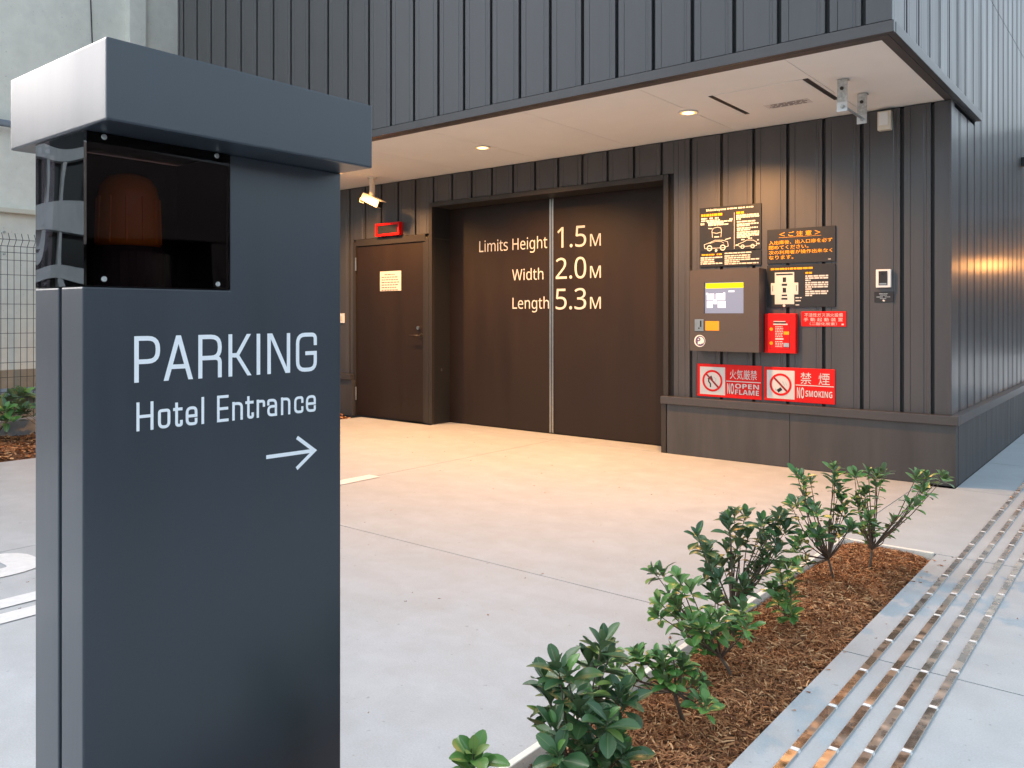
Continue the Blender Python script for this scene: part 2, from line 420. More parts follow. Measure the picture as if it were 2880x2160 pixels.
# tactile guide strips
for li, (x, lab) in enumerate(((-.838, 'row of steel tactile bars on the pavement nearest the planting bed'),
                              (-.753, 'second row of steel tactile bars counted from the planting bed'),
                              (-.669, 'third row of steel tactile bars counted from the planting bed'),
                              (-.586, 'row of steel tactile bars on the pavement farthest from the planting bed'))):
    t = emp('tactile_strip', (x, 5, 0), lab, 'tactile paving', 'four parallel tactile guide rows')
    off = (.0, .07, .12, .19)[li]
    for k in range(38):
        y0 = .32+off+k*.335; hw = .0152
        sk = random.uniform(-.0006, .0006)
        mb = MB().prism([(x-hw, -.002), (x+hw, -.002), (x+hw-.004, .0055+sk), (x-hw+.004, .0055-sk)], 'y', y0+.009, y0+.326)
        bar = build('bar', mb, 'bar_edge', t)
        build('steel_inlay', MB().prism([(x-.0130, .004), (x+.0130, .004), (x+.0124, .0068+sk), (x-.0124, .0068-sk)], 'y', y0+.011, y0+.324), 'tactile_steel', bar)
        build('joint_cap', MB().prism([(x-hw, -.002), (x+hw, -.002), (x+hw-.004, .0075), (x-hw+.004, .0075)], 'y', y0-.0085, y0+.0085), 'white_paint', t)

# painted markings on the driveway
def flat2d(name, vs, fs, z, m, parent): return build(name, MB().add([(p[0], p[1], z) for p in vs], fs), m, parent)
flat2d('painted_line', *((lambda: ([(-4.90, 3.3), (-4.74, 3.3), (-4.74, 4.26), (-4.87, 4.26)], [(0, 1, 2, 3)]))()), .004, 'road_white', drive)
for xa, xb in ((-3.985, -3.865), (-3.795, -3.675)):
    flat2d('painted_line', [(xa, -1.5), (xb, -1.5), (xb, 2.0), (xa, 2.0)], [(0, 1, 2, 3)], .004, 'road_white', drive)
vs, fs = ribbon([(-4.44+.0*i, 0) for i in range(0)] or rounded([(-4.40, .75), (-4.40, 1.655, .12), (-4.70, 1.655, .12), (-4.70, .75)], 0), .15)
flat2d('painted_letter', vs, fs, .004, 'road_white', drive)
flat2d('painted_line', [(-4.90, .6), (-4.872, .6), (-4.872, 1.55), (-4.90, 1.55)], [(0, 1, 2, 3)], .004, 'road_white', drive)

# ================================================================== PARKING BUILDING
YW, YC, ZS = 6.67, 4.88, 2.83          # lower wall face, upper front face, soffit level
XR, XL = -1.25, -8.83                  # lower right corner, left end
XC = -1.21                             # upper right face
ZT = 7.2
pb = emp('parking_building', (-5, 9, 0), 'dark grey metal clad parking building with overhanging upper storey', 'building')
build('core', B(XL, XR-.03, 7.06, 16, 0, ZS-.01), 'panel_dark', pb)
build('upper_core', B(XL, XC-.03, YC+.028, 7.565, ZS+.02, ZT), 'panel_dark', pb)
build('upper_core', B(XL, XR-.03, 7.566, 16, ZS+.02, ZT), 'panel_dark', pb)
# backing behind the lower cladding, in four pieces round the openings
for a, b_, z0, z1 in ((-3.60, XR-.028, 0, ZS), (-6.54, -3.60, 2.48, ZS), (XL, -7.87, 0, ZS), (-7.87, -6.54, 2.13, ZS), (-6.655, -6.54, 0, 2.13)):
    build('backing', B(a, b_, YW+.024, 7.05, z0+.001, z1-.012), 'panel_dark', pb)

def panelX(x0, x1, z0, z1, Y, m='panel', name='cladding_panel'):
    """front cladding board between two seams, facing -Y, with folded edges and a pressed line"""
    w = x1-x0
    if w < .02: return
    if w < .14: pr = [(x0, Y+.022), (x0, Y), (x1, Y), (x1, Y+.022)]
    else: pr = [(x0, Y+.022), (x0+.002, Y), (x0+.045, Y), (x0+.047, Y+.0028), (x0+.049, Y), (x1-.05, Y), (x1-.046, Y+.0035), (x1-.032, Y+.0035), (x1-.028, Y+.0005), (x1-.002, Y+.0005), (x1, Y+.022)]
    build(name, MB().prism(pr, 'z', z0, z1), m, pb)
def panelY(y0, y1, z0, z1, X, m='panel', name='cladding_panel'):
    w = y1-y0
    if w < .02: return
    if w < .14: pr = [(X-.022, y0), (X, y0), (X, y1), (X-.022, y1)]
    else: pr = [(X-.022, y0), (X, y0+.002), (X, y0+.045), (X-.0028, y0+.047), (X, y0+.049), (X, y1-.05), (X-.0035, y1-.046), (X-.0035, y1-.032), (X-.0005, y1-.028), (X-.0005, y1-.002), (X-.022, y1)]
    build(name, MB().prism(pr, 'z', z0, z1), m, pb)
G = .0125
# upper front
seams = [XC+G, -1.362] + [-1.565-.287*k for k in range(26)]
seams = [s for s in seams if s > XL+.05] + [XL-G]
for i in range(len(seams)-1):
    panelX(seams[i+1]+G, seams[i]-G, ZS+.074, ZT, YC)
# lower front seams
ls = [XR+G, -1.372] + [-1.584-.291*k for k in range(26)]
ls = [s for s in ls if s > XL+.05] + [XL-G]
for i in range(len(ls)-1):
    a, b_ = ls[i+1]+G, ls[i]-G
    for (ra, rb, z0, z1) in ((-3.50, XR, .516, ZS-.004), (-6.595, -3.50, 2.535, ZS-.004), (-7.92, -6.595, 2.185, ZS-.004), (XL, -7.92, .516, ZS-.004)):
        panelX(max(a, ra), min(b_, rb), z0, z1, YW)
# side walls
yy = YC+.03; sy = [YC-G]
k = 0
while 7.59-.298*(9-k) < 20 and k < 60:
    s = 7.59-.298*(9-k); k += 1
    if s > YC+.06: sy.append(s)
for i in range(len(sy)-1):
    a, b_ = sy[i]+G, sy[i+1]-G
    if b_ > 16: break
    if b_ < 7.6:
        panelY(a, b_, ZS+.074, 4.064, XC); panelY(a, b_, 4.072, ZT, XC)
        if b_ > YW+.04: panelY(max(a, YW+.004), b_, .516, ZS-.03, XR)
    else:
        panelY(a, b_, .516, 4.064, XR); panelY(a, b_, 4.072, ZT, XR)
build('corner_post', B(XR-.02, XR+.004, YW-.004, YW+.10, .516, ZS-.002), 'panel', pb, bevel=.003)
build('end_trim', B(XL-.03, XL-.004, YC-.006, 16, ZS+.03, ZT), 'panel', pb)
build('end_wall', B(XL-.03, XL-.004, YW-.02, 16, 0, ZS+.02), 'plinth', pb)
# edge trim round the overhang
build('edge_trim', B(XL, XC+.012, YC-.014, YC+.026, ZS, ZS+.066), 'cap_metal', pb, bevel=.003)
build('edge_trim', B(XC-.026, XC+.014, YC+.03, 7.575, ZS, ZS+.066), 'cap_metal', pb, bevel=.003)
build('drip_lip', B(XL, XC-.028, YC+.028, 4.985, ZS+.0, ZS+.02), 'lip', pb)
build('drip_lip', B(-1.292, XC-.028, 4.987, YW-.006, ZS+.0, ZS+.02), 'lip', pb)
build('drip_lip', B(XR+.003, XC-.028, YW-.004, 7.57, ZS-.004, ZS+.018), 'lip', pb)
# soffit boards
sx = [-1.294, -1.861, -2.905, -3.94, -4.975, -6.01, -7.045, -8.08, XL]
for i in range(8):
    build('soffit_panel', B(sx[i+1]+.002, sx[i]-.002, 4.987, YW+.02, ZS+.004, ZS+.018), 'soffit', pb)
build('soffit_backing', B(XL+.01, -1.30, 4.99, YW+.02, ZS+.0185, ZS+.0195), 'lip', pb)
hat = build('access_hatch', B(-2.565, -1.925, 5.484, 6.156, ZS-.001, ZS+.0035), 'soffit', pb, bevel=.001, seg=1)
for xa, xb in ((-2.602, -2.569), (-1.921, -1.888)):
    build('vent_slot', B(xa, xb, 5.49, 6.15, ZS-.001, ZS+.0035), 'frame_brown', hat)
lab = build('notice_label', B(-2.39, -2.06, 5.975, 6.105, ZS-.003, ZS-.0012), 'sign_white', hat)
m_ = MB()
rr = random.Random(5)
for row in range(4):
    xx = -2.37+rr.uniform(0, .05)
    while xx < -2.10:
        l = rr.uniform(.02, .06); m_.box(xx, min(xx+l, -2.075), 5.988+row*.028, 6.000+row*.028, ZS-.0042, ZS-.0031); xx += l+.012
build('printed_text', m_, 'panel_box', hat, kind='stuff')

# plinth with its metal coping
def plinth(x0, x1): 
    build('plinth', B(x0, x1, 6.625, YW+.03, 0.001, .446), 'plinth', pb, bevel=.003)
cuts = [-3.548, -2.425, -1.208]
for i in range(2): build('plinth_panel', B(cuts[i]+.002, cuts[i+1]-.002, 6.625, YW+.03, .001, .446), 'plinth', pb, bevel=.002)
build('plinth_panel', B(XL, -7.885, 6.625, YW+.02, .001, .446), 'plinth', pb, bevel=.002)
build('jamb_flashing', B(-3.60, -3.552, 6.618, YW+.03, .001, .446), 'frame_brown', pb, bevel=.002)
yc = [YW+.034, 7.87, 9.2, 10.55, 11.9, 13.25, 14.6, 16]
for i in range(7): build('plinth_panel', B(XR-.02, -1.208, yc[i]+.002, yc[i+1]-.002, .001, .446), 'plinth', pb, bevel=.002)
build('coping', B(-3.60, -1.19, 6.602, YW+.02, .448, .515), 'cap_metal', pb, bevel=.004)
build('coping', B(XR-.02, -1.1905, YW+.022, 16, .4485, .5145), 'cap_metal', pb, bevel=.004)
build('coping', B(XL, -7.90, 6.602, YW+.02, .448, .515), 'cap_metal', pb, bevel=.004)

# sliding car door in its recess
YD = 6.95
for nm, bb in (('door_frame', B(-6.592, -6.542, YW-.016, YD+.08, .001, 2.53)), ('door_frame', B(-3.598, -3.548, YW-.016, YD+.08, .001, 2.53)), ('door_frame', B(-6.54, -3.60, YW-.016, YD+.08, 2.48, 2.53))):
    build(nm, bb, 'frame_brown', pb, bevel=.004)
dl = build('sliding_door', B(-6.54, -5.074, YD, YD+.06, .008, 2.478), 'door_brown', pb, bevel=.002)
dr = build('sliding_door', B(-5.066, -3.602, YD, YD+.06, .008, 2.478), 'door_brown', pb, bevel=.002)
for par, xa, xb in ((dl, -5.096, -5.0745), (dr, -5.0655, -5.044)):
    build('edge_strip', B(xa, xb, YD-.007, YD-.001, .012, 2.474), 'steel', par)
build('edge_groove', B(-5.0735, -5.0665, YD+.002, YD+.03, .012, 2.47), 'black', dr)
def dtext(txt, u0, vb, u1, vt, par, cap=True):
    p0 = onY(u0, vb, YD-.003); p1 = onY(u1, vb, YD-.003); q = onY(u0, vt, YD-.003)
    wall_text(txt, p0.x, p1.x, p0.z, q.z-p0.z, YD-.003, 'sign_white', par)
def c3(x, y): return (940+.5426*x, 450+.5426*y)
for txt, xa, xb, yt, yb, par in (('Limits Height', 752, 1104, 421, 478, dl), ('Width', 922, 1084, 568, 624, dl), ('Length', 924, 1113, 714, 771, dl),
                                 ('1.5', 1156, 1306, 350, 456, dr), ('2.0', 1148, 1306, 510, 617, dr), ('5.3', 1148, 1306, 668, 774, dr),
                                 ('M', 1326, 1382, 384, 447, dr), ('M', 1326, 1382, 550, 612, dr), ('M', 1326, 1382, 710, 771, dr)):
    a = c3(xa, yb); b_ = c3(xb, yt); dtext(sans(txt), a[0], a[1], b_[0], b_[1], par)
build('keyhole', MB().tube([(-6.543, 6.82, .62), (-6.536, 6.82, .62)], .018, 12), 'chrome', pb)

# personnel door
for bb in (B(-7.915, -7.868, YW-.012, YW+.07, .001, 2.145), B(-6.652, -6.597, YW-.012, YW+.07, .001, 2.145), B(-7.866, -6.654, YW-.012, YW+.07, 2.10, 2.18)):
    build('door_frame', bb, 'frame_brown', pb, bevel=.003)
pd = build('service_door', B(-7.862, -6.700, YW+.006, YW+.05, .008, 2.096), 'door_brown', pb, bevel=.003)
build('door_edge', B(-6.698, -6.656, YW+.0, YW+.05, .008, 2.096), 'frame_brown', pb)
for za, zb in ((.20, .36), (1.80, 1.96)):
    build('hinge', MB().tube([(-7.862, YW-.010, za), (-7.862, YW-.010, zb)], .011, 8), 'steel', pd)
hp = onY(1180, 944, YW-.03); kp = onY(1177, 922, YW)
build('handle', MB().tube([(hp.x, YW+.006, hp.z), (hp.x, YW-.045, hp.z), (hp.x-.012, YW-.055, hp.z), (hp.x-.14, YW-.055, hp.z)], .010, 8), 'frame_brown', pd, smooth=True)
build('handle_rose', MB().tube([(hp.x, YW+.006, hp.z), (hp.x, YW-.006, hp.z)], .026, 14), 'frame_brown', pd)
build('lock', MB().tube([(kp.x, YW+.006, kp.z), (kp.x, YW-.012, kp.z)], .022, 14), 'steel', pd)

# ================================================================== FITTINGS ON THE BUILDING
def spanY(u0, u1, vt, vb, Y):
    """wall rectangle from left/right columns and the top/bottom rows read at the left edge"""
    a = onY(u0, vt, Y); b_ = onY(u0, vb, Y); c = onY(u1, vt, Y)
    return a.x, c.x, b_.z, a.z
# downlights
for i, (x, lb) in enumerate(((-2.925, 'lit round downlight in the soffit beside the vented hatch'),
                             (-5.05, 'lit round downlight in the soffit above the sliding car door'),
                             (-7.17, 'lit round downlight in the soffit above the service door'))):
    d = emp('downlight', (x, 5.815, ZS), lb, 'ceiling light', 'downlights in the soffit')
    n = 24; c = (x, 5.815, ZS-.004)
    build('trim_ring', MB().lathe(c, [(.0625, .004), (.076, .004), (.078, .0), (.073, -.004), (.065, -.003), (.0625, .004)], n), 'white_paint', d, smooth=True)
    build('diffuser', MB().lathe((x, 5.815, ZS-.006), [(.046, 0), (.046, .004)], n), 'lens_glow', d)
    build('halo_ring', MB().lathe((x, 5.815, ZS-.005), [(.047, 0), (.062, 0), (.062, .003), (.047, .003), (.047, 0)], n), 'halo_glow', d)  # added emissive ring, paints the orange halo round the lit diffuser
    ld = bpy.data.lights.new('downlight_beam', 'SPOT'); ld.energy = LAMP_W; ld.color = (1, .48, .16); ld.spot_size = math.radians(148); ld.spot_blend = .6; ld.shadow_soft_size = .045
    lo = bpy.data.objects.new('downlight_beam', ld); COL.objects.link(lo); lo.parent = d; lo.location = (0, 0, -.02)

# security camera under the soffit
sc_ = emp('security_camera', (-7.14, 6.29, ZS), 'pale bullet security camera hanging from the soffit near the service door', 'camera')
P0 = Vector((-7.14, 6.29, ZS)); dirc = Vector((.86, .16, -.40)).normalized()
build('mount_plate', MB().tube([P0+Vector((0, 0, .003)), P0-Vector((0, 0, .014))], .055, 16), 'camera_white', sc_)
build('stem', B(P0.x-.026, P0.x+.026, P0.y-.022, P0.y+.022, ZS-.20, ZS-.012), 'camera_white', sc_, bevel=.006)
jt = P0-Vector((0, 0, .205))
build('bracket', MB().tube([jt+Vector((0, 0, .03)), jt-Vector((0, 0, .012))], [.034, .030], 12), 'camera_white', sc_, smooth=True)
side_ = dirc.cross(Vector((0, 0, 1))).normalized(); upc = side_.cross(dirc).normalized()
bc = jt-upc*.055-dirc*.05
def obox(c, hl0, hl1, hs, hu0, hu1):
    mb = B(hl0, hl1, -hs, hs, hu0, hu1)
    return mb.map(lambda p: c+dirc*p.x+side_*p.y+upc*p.z)
build('housing', obox(bc, -.06, .20, .042, -.045, .040), 'camera_white', sc_, bevel=.008)
build('sun_shield', obox(bc, -.05, .235, .049, .042, .048), 'camera_white', sc_, bevel=.002)
build('lens_window', obox(bc, .2005, .204, .036, -.038, .033), 'black', sc_)
build('cable', MB().tube([bc-dirc*.058, bc-dirc*.10-upc*.03, bc-dirc*.09-upc*.075, bc-dirc*.03-upc*.07], .007, 6), 'camera_white', sc_, smooth=True)

# red framed indicator over the service door
xa, xb, za, zb = spanY(1056, 1123, 630, 666, 6.615)
ri = emp('indicator_box', ((xa+xb)/2, YW, za), 'red framed warning display with dark screen over the service door', 'display')
build('housing', B(xa, xb, 6.622, YW-.001, za, zb), 'red', ri, bevel=.004)
build('screen', B(xa+.03, xb-.03, 6.6185, 6.6215, za+.03, zb-.03), 'sign_black', ri)
for bb in (B(xa, xb, 6.609, 6.6218, zb-.026, zb), B(xa, xb, 6.609, 6.6218, za, za+.026), B(xa, xa+.026, 6.609, 6.6218, za+.027, zb-.027), B(xb-.026, xb, 6.609, 6.6218, za+.027, zb-.027)):
    build('bezel', bb, 'red', ri, bevel=.002, seg=1)
for q in (.2, .8):
    xq = xa+(xb-xa)*q; build('knob', MB().tube([(xq, 6.645, za+.002), (xq, 6.645, za-.018)], .013, 10), 'black', ri)

# paper notice on the service door
xa, xb, za, zb = spanY(1069, 1128, 764, 819, YW)
nt_ = emp('door_notice', ((xa+xb)/2, YW, za), 'cream notice plate fixed on the brown service door', 'notice')
build('plate', B(xa, xb, YW-.001, YW+.005, za, zb), 'sign_white', nt_)
m_ = MB(); rr = random.Random(2)
for row in range(7):
    z = zb-.04-row*.031; x = xa+.03+(.05 if row == 0 else 0)
    while x < xb-.04-(.06 if row == 0 else rr.uniform(0, .05)):
        l = rr.uniform(.02, .05); m_.box(x, min(x+l, xb-.03), YW-.0022, YW-.0012, z-.0045, z+.0045); x += l+.012
build('printed_text', m_, 'panel_box', nt_, kind='stuff')
# small white switch left of the door
p = onY(968, 895, YW)
sw = emp('switch_plate', (p.x-.03, YW, p.z-.06), 'small white switch plate on the wall left of the service door', 'switch')
build('plate', B(p.x-.08, p.x+.012, YW-.014, YW, p.z-.06, p.z+.06), 'white_paint', sw, bevel=.003)
build('button', B(p.x-.055, p.x-.012, YW-.018, YW-.0145, p.z-.03, p.z+.03), 'camera_white', sw, bevel=.001)

# ------------------------------------------------ sign boards
def c4(x, y): return (1880+.3979*x, 500+.3979*y)
def board(name, label, cat, u0, u1, vt, vb, m, th=.012, Y=YW):
    xa, xb, za, zb = spanY(u0, u1, vt, vb, Y-th)
    t = emp(name, ((xa+xb)/2, Y, za), label, cat)
    build('board', B(xa, xb, Y-th, Y-.001, za, zb), m, t, bevel=.0015, seg=1)
    return t, xa, xb, za, zb, Y-th
class Lay:
    """normalised 0..1 layout on a board"""
    def __init__(s, tp): s.t, s.xa, s.xb, s.za, s.zb, s.Y = tp; s.w = s.xb-s.xa; s.h = s.zb-s.za; s.o = 0
    def X(s, x): return s.xa+s.w*x
    def Z(s, y): return s.zb-s.h*y
    def rect(s, x0, x1, y0, y1, m, name='printed_block', lift=.0012):
        s.o += .00004
        return build(name, B(s.X(x0), s.X(x1), s.Y-lift-s.o, s.Y-.0003, s.Z(y1), s.Z(y0)), m, s.t)
    def text(s, txt, x0, x1, y0, y1, m, fat=0., lift=.0016):
        s.o += .00004
        return wall_text(txt, s.X(x0), s.X(x1), s.Z(y1), s.Z(y0)-s.Z(y1), s.Y-lift-s.o, m, s.t, fat, True)
    def lines(s, rows, m, seed=1, name='printed_text'):
        mb = MB(); r = random.Random(seed); s.o += .00004
        for x0, x1, yc, hh in rows:
            x = x0
            while x < x1-.01:
                l = r.uniform(.02, .09)
                e = min(x+l, x1); mb.box(s.X(x), s.X(e), s.Y-.0014-s.o, s.Y-.0004, s.Z(yc+hh/2), s.Z(yc-hh/2)); x = e+.010
        return build(name, mb, m, s.t, kind='stuff')
    def stroke(s, pts, w, m, name='drawing', closed=False, lift=.0016):
        s.o += .00005
        vs, fs = ribbon([(s.X(a), s.Z(b)) for a, b in pts], w, closed)
        return build(name, MB().add([(a, s.Y-lift-s.o, b) for a, b in vs], fs), m, s.t)
    def disc(s, x, y, r, m, r2=0, name='printed_mark', lift=.0016, n=28):
        s.o += .00005; Y = s.Y-lift-s.o; cx, cz = s.X(x), s.Z(y)
        P = [(cx+r*math.cos(2*PI*i/n), Y, cz+r*math.sin(2*PI*i/n)) for i in range(n)]
        if not r2: return build(name, MB().add(P, [tuple(range(n))]), m, s.t)
        Q = [(cx+r2*math.cos(2*PI*i/n), Y, cz+r2*math.sin(2*PI*i/n)) for i in range(n)]
        return build(name, MB().add(P+Q, [(i, (i+1) % n, n+(i+1) % n, n+i) for i in range(n)]), m, s.t)

# A: instruction board with car outlines
s = Lay(board('instruction_board', 'black instruction board with car outlines and maker name, topmost left', 'sign', 1967.5, 2140.6, 586, 709, 'sign_black'))
s.text(sans('ShinMaywa', True), .11, .44, .035, .105, 'sign_white', .02)
s.lines([(.46, .62, .065, .03), (.64, .75, .065, .03), (.77, .88, .065, .03)], 'sign_white', 3)
s.lines([(.03, .38, .175, .055)], 'yellow', 4); s.lines([(.61, .73, .175, .05)], 'yellow', 5)
s.rect(.574, .580, .16, .97, 'sign_white', 'divider')
s.lines([(.03, .13, .25, .035), (.17, .23, .25, .035), (.26, .32, .25, .035), (.03, .34, .30, .03), (.13, .56, .335, .03), (.02, .08, .37, .05), (.15, .40, .37, .035), (.15, .48, .405, .03), (.50, .56, .30, .03)], 'sign_white', 6)
s.lines([(.61, .97, .235, .035), (.61, .97, .275, .035), (.61, .68, .315, .03), (.62, .92, .375, .03), (.62, .96, .43, .03), (.62, .82, .465, .03), (.62, .95, .52, .03), (.62, .83, .56, .03), (.62, .97, .61, .03), (.62, .97, .65, .03), (.62, .97, .685, .03), (.62, .82, .72, .03)], 'sign_white', 7)
lw = .0045
s.stroke([(.22, .69), (.21, .54), (.24, .475), (.31, .46), (.36, .485), (.37, .55), (.36, .69)], lw, 'sign_white')
s.stroke([(.22, .575), (.29, .60), (.36, .575)], lw, 'sign_white'); s.stroke([(.15, .475), (.22, .49)], lw*1.6, 'sign_white'); s.rect(.25, .33, .665, .69, 'sign_white')
s.stroke([(.09, .93), (.08, .84), (.18, .80), (.26, .75), (.38, .76), (.47, .80), (.48, .90), (.40, .93), (.09, .93)], lw, 'sign_white')
for cx in (.17, .39): s.disc(cx, .925, .026, 'sign_white', .017)
s.stroke([(.17, .82), (.27, .775), (.37, .79), (.41, .83)], lw*.7, 'sign_white'); s.stroke([(.43, .75), (.52, .72)], lw*1.6, 'sign_white'); s.disc(.28, .985, .012, 'sign_white')
s.stroke([(.66, .93), (.64, .87), (.72, .83), (.78, .79), (.88, .80), (.93, .84), (.93, .92), (.66, .93)], lw, 'sign_white')
for cx in (.71, .87): s.disc(cx, .93, .018, 'sign_white', .011)
s.lines([(.60, .64, .89, .03), (.69, .74, .775, .025), (.80, .86, .755, .025), (.94, .98, .80, .025), (.94, .98, .88, .03)], 'sign_white', 8)
s = Lay(board('instruction_board', 'narrow black text board just above the operation panel', 'sign', 1967.5, 2140.6, 711.5, 752, 'sign_black'))
s.lines([(.04, .25, .16, .10), (.29, .38, .16, .10)], 'yellow', 9)
s.lines([(.02, .38, .36, .09), (.02, .25, .50, .09), (.02, .25, .64, .09), (.02, .38, .77, .09), (.42, .86, .12, .08), (.42, .83, .30, .08), (.42, .83, .44, .08), (.42, .97, .58, .08), (.42, .66, .71, .08), (.42, .96, .84, .08)], 'sign_white', 10)
# B: caution board
s = Lay(board('caution_board', 'black board with large yellow Japanese caution text', 'sign', 2157.3, 2349.5, 647, 742.5, 'sign_black'))
s.text('＜ ご 注 意 ＞', .19, .79, .085, .225, 'yellow', .012)
s.rect(.18, .80, .245, .252, 'yellow')
for txt, x1, y in (('入出庫後、出入口扉を必ず', .96, .33), ('閉めてください。', .62, .475), ('次の利用者が操作出来なく', .96, .62), ('なります。', .40, .765)):
    s.text(txt, .03, x1, y, y+.115, 'yellow', .006)
s.lines([(.90, .95, .93, .018)], 'sign_white', 3)
# C: plan board
s = Lay(board('plan_board', 'black board with pale plan drawing of a car bay', 'sign', 2157.3, 2349.5, 748, 864, 'sign_black'))
s.lines([(.06, .68, .085, .045)], 'yellow', 12); s.lines([(.575, .67, .20, .045)], 'yellow', 13)
s.rect(.12, .41, .17, .93, 'sign_white', 'plan_drawing', .0010); s.rect(.06, .121, .42, .70, 'sign_white', 'plan_drawing', .0010); s.rect(.409, .47, .42, .70, 'sign_white', 'plan_drawing', .0010)
for x0, x1, y0, y1 in ((.14, .39, .20, .235), (.24, .29, .29, .40), (.225, .305, .44, .49), (.24, .29, .54, .65), (.225, .305, .70, .735), (.22, .31, .78, .82), (.085, .092, .48, .62), (.44, .447, .48, .62)):
    s.rect(x0, x1, y0, y1, 'sign_black', 'plan_drawing', .0022)
s.lines([(.575, .90, .275, .035), (.575, .90, .325, .035), (.575, .65, .375, .03), (.575, .90, .43, .035), (.575, .90, .48, .035), (.575, .90, .53, .035), (.575, .67, .58, .03), (.575, .90, .635, .035), (.575, .90, .685, .035), (.575, .67, .73, .03), (.43, .52, .78, .025), (.43, .52, .85, .025), (.43, .49, .95, .02)], 'sign_white', 14)
s.disc(.26, .965, .011, 'sign_white')

# operation panel
YF = 6.518
xa, xb, za, zb = spanY(1940, 2134.7, 761, 986, YF)
op = emp('operation_panel', ((xa+xb)/2, YW, za), 'brown wall cabinet with touch screen and card slot under the boards', 'control panel')
def px(u, v): q = onY(u, v, YF); return q.x, q.z
sx0, sz1 = px(1979.5, 795); sx1, _ = px(2091, 795); _, sz0 = px(1979.5, 881.5)
bd = MB()
for (x0, x1, z0, z1) in ((xa, sx0, za, zb), (sx1, xb, za, zb), (sx0, sx1, za, sz0), (sx0, sx1, sz1, zb)):
    bd.box(x0, x1, YF, YF+.03, z0, z1)
bd.box(xa, xb, YF+.03, YW-.001, za, zb)
bm_ = build('cabinet', bd, 'panel_box', op)
YS = YF+.022
scr = build('screen', B(sx0+.001, sx1-.001, YS, YS+.007, sz0+.001, sz1-.001), 'screen_grey', op)
sw_, sh_ = sx1-sx0, sz1-sz0
def srect(x0, x1, y0, y1, m): build('screen_graphic', B(sx0+sw_*x0, sx0+sw_*x1, YS-.0012, YS-.0002, sz1-sh_*y1, sz1-sh_*y0), m, scr)
srect(.02, .985, .02, .19, 'screen_yellow'); srect(.60, .75, .27, .32, 'screen_white')
for x0, x1, y0, y1 in ((.05, .24, .36, .57), (.28, .52, .36, .57), (.05, .20, .60, .82), (.33, .53, .60, .82), (.22, .31, .55, .70), (.03, .08, .33, .40), (.47, .52, .33, .40)): srect(x0, x1, y0, y1, 'screen_white')
def prect(u0, u1, vt, vb, m, name, th=.004):
    a = onY(u0, vt, YF-th); b_ = onY(u0, vb, YF-th); c = onY(u1, vt, YF-th)
    return build(name, B(a.x, c.x, YF-th, YF-.0005, b_.z, a.z), m, op, bevel=.001, seg=1), a.x, c.x, b_.z, a.z
o_, a, b_, c, d = prect(1953.5, 1978.6, 897.5, 931, 'steel', 'card_reader')
build('slot', B(a+(b_-a)*.62, a+(b_-a)*.76, YF-.0065, YF-.0045, c+(d-c)*.35, c+(d-c)*.88), 'black', o_)
build('slot', B(a+(b_-a)*.42, a+(b_-a)*.56, YF-.0065, YF-.0045, c+(d-c)*.18, c+(d-c)*.30), 'black', o_)
prect(1983.5, 2022.5, 903, 929.5, 'orange_plate', 'label_plate', .002)
q = onY(1968, 958.8, YF-.002); rr_ = .045
def disc_at(r, r2, Y, m, name, cx=0, cz=0, n=28):
    P = [(q.x+cx+r*math.cos(2*PI*i/n), Y, q.z+cz+r*math.sin(2*PI*i/n)) for i in range(n)]
    if not r2: return build(name, MB().add(P, [tuple(range(n))]), m, op)
    Q = [(q.x+cx+r2*math.cos(2*PI*i/n), Y, q.z+cz+r2*math.sin(2*PI*i/n)) for i in range(n)]
    return build(name, MB().add(P+Q, [(i, (i+1) % n, n+(i+1) % n, n+i) for i in range(n)]), m, op)
disc_at(.052, 0, YF-.002, 'white_paint', 'round_sticker'); disc_at(.044, .036, YF-.0028, 'purple', 'round_sticker', .004)
wall_text('P', q.x-.030, q.x+.008, q.z-.026, .056, YF-.0036, 'purple', op, .02, True)
vs, fs = ribbon([(q.x-.01, q.z-.03), (q.x+.006, q.z-.036), (q.x+.03, q.z-.024)], .012); build('round_sticker', MB().add([(a, YF-.0040, b) for a, b in vs], fs), 'purple', op)

# red manual release box
xa, xb, za, zb = spanY(2150, 2237.5, 882, 992, 6.615)
rb = emp('alarm_box', ((xa+xb)/2, YW, za), 'red metal release box with yellow buttons right of the operation panel', 'alarm box')
build('case', B(xa, xb, 6.615, YW-.001, za, zb), 'red', rb, bevel=.005)
s = Lay((rb, xa, xb, za, zb, 6.615))
s.rect(.16, .82, .17, .90, 'red_dark', 'door_panel', .0012); s.rect(.18, .80, .18, .89, 'red', 'door_panel', .0022); s.o = .0015
s.rect(.30, .68, .19, .21, 'sign_white', 'label'); s.rect(.30, .70, .215, .25, 'sign_black', 'label'); s.rect(.29, .75, .255, .285, 'sign_white', 'label')
s.rect(.20, .215, .45, .88, 'red_dark', 'slot')
for yy in (.395, .75): s.disc(.23, yy, .014, 'yellow', name='button', lift=.003)
s.rect(.63, .80, .45, .53, 'yellow', 'button', .003); s.rect(.63, .80, .74, .84, 'galv', 'latch', .004)
mb = MB(); rr = random.Random(4); 
for row in range(13):
    y = .33+row*.042
    if .60 < y < .68: continue
    x = .36
    while x < .60: 
        l = rr.uniform(.02, .07); mb.box(s.X(x), s.X(min(x+l, .61)), s.Y-.0042, s.Y-.0036, s.Z(y+.010), s.Z(y-.010)); x += l+.02
build('printed_text', mb, 'sign_white', rb, kind='stuff'); s.o = .003; s.rect(.36, .62, .62, .66, 'sign_white', 'label')
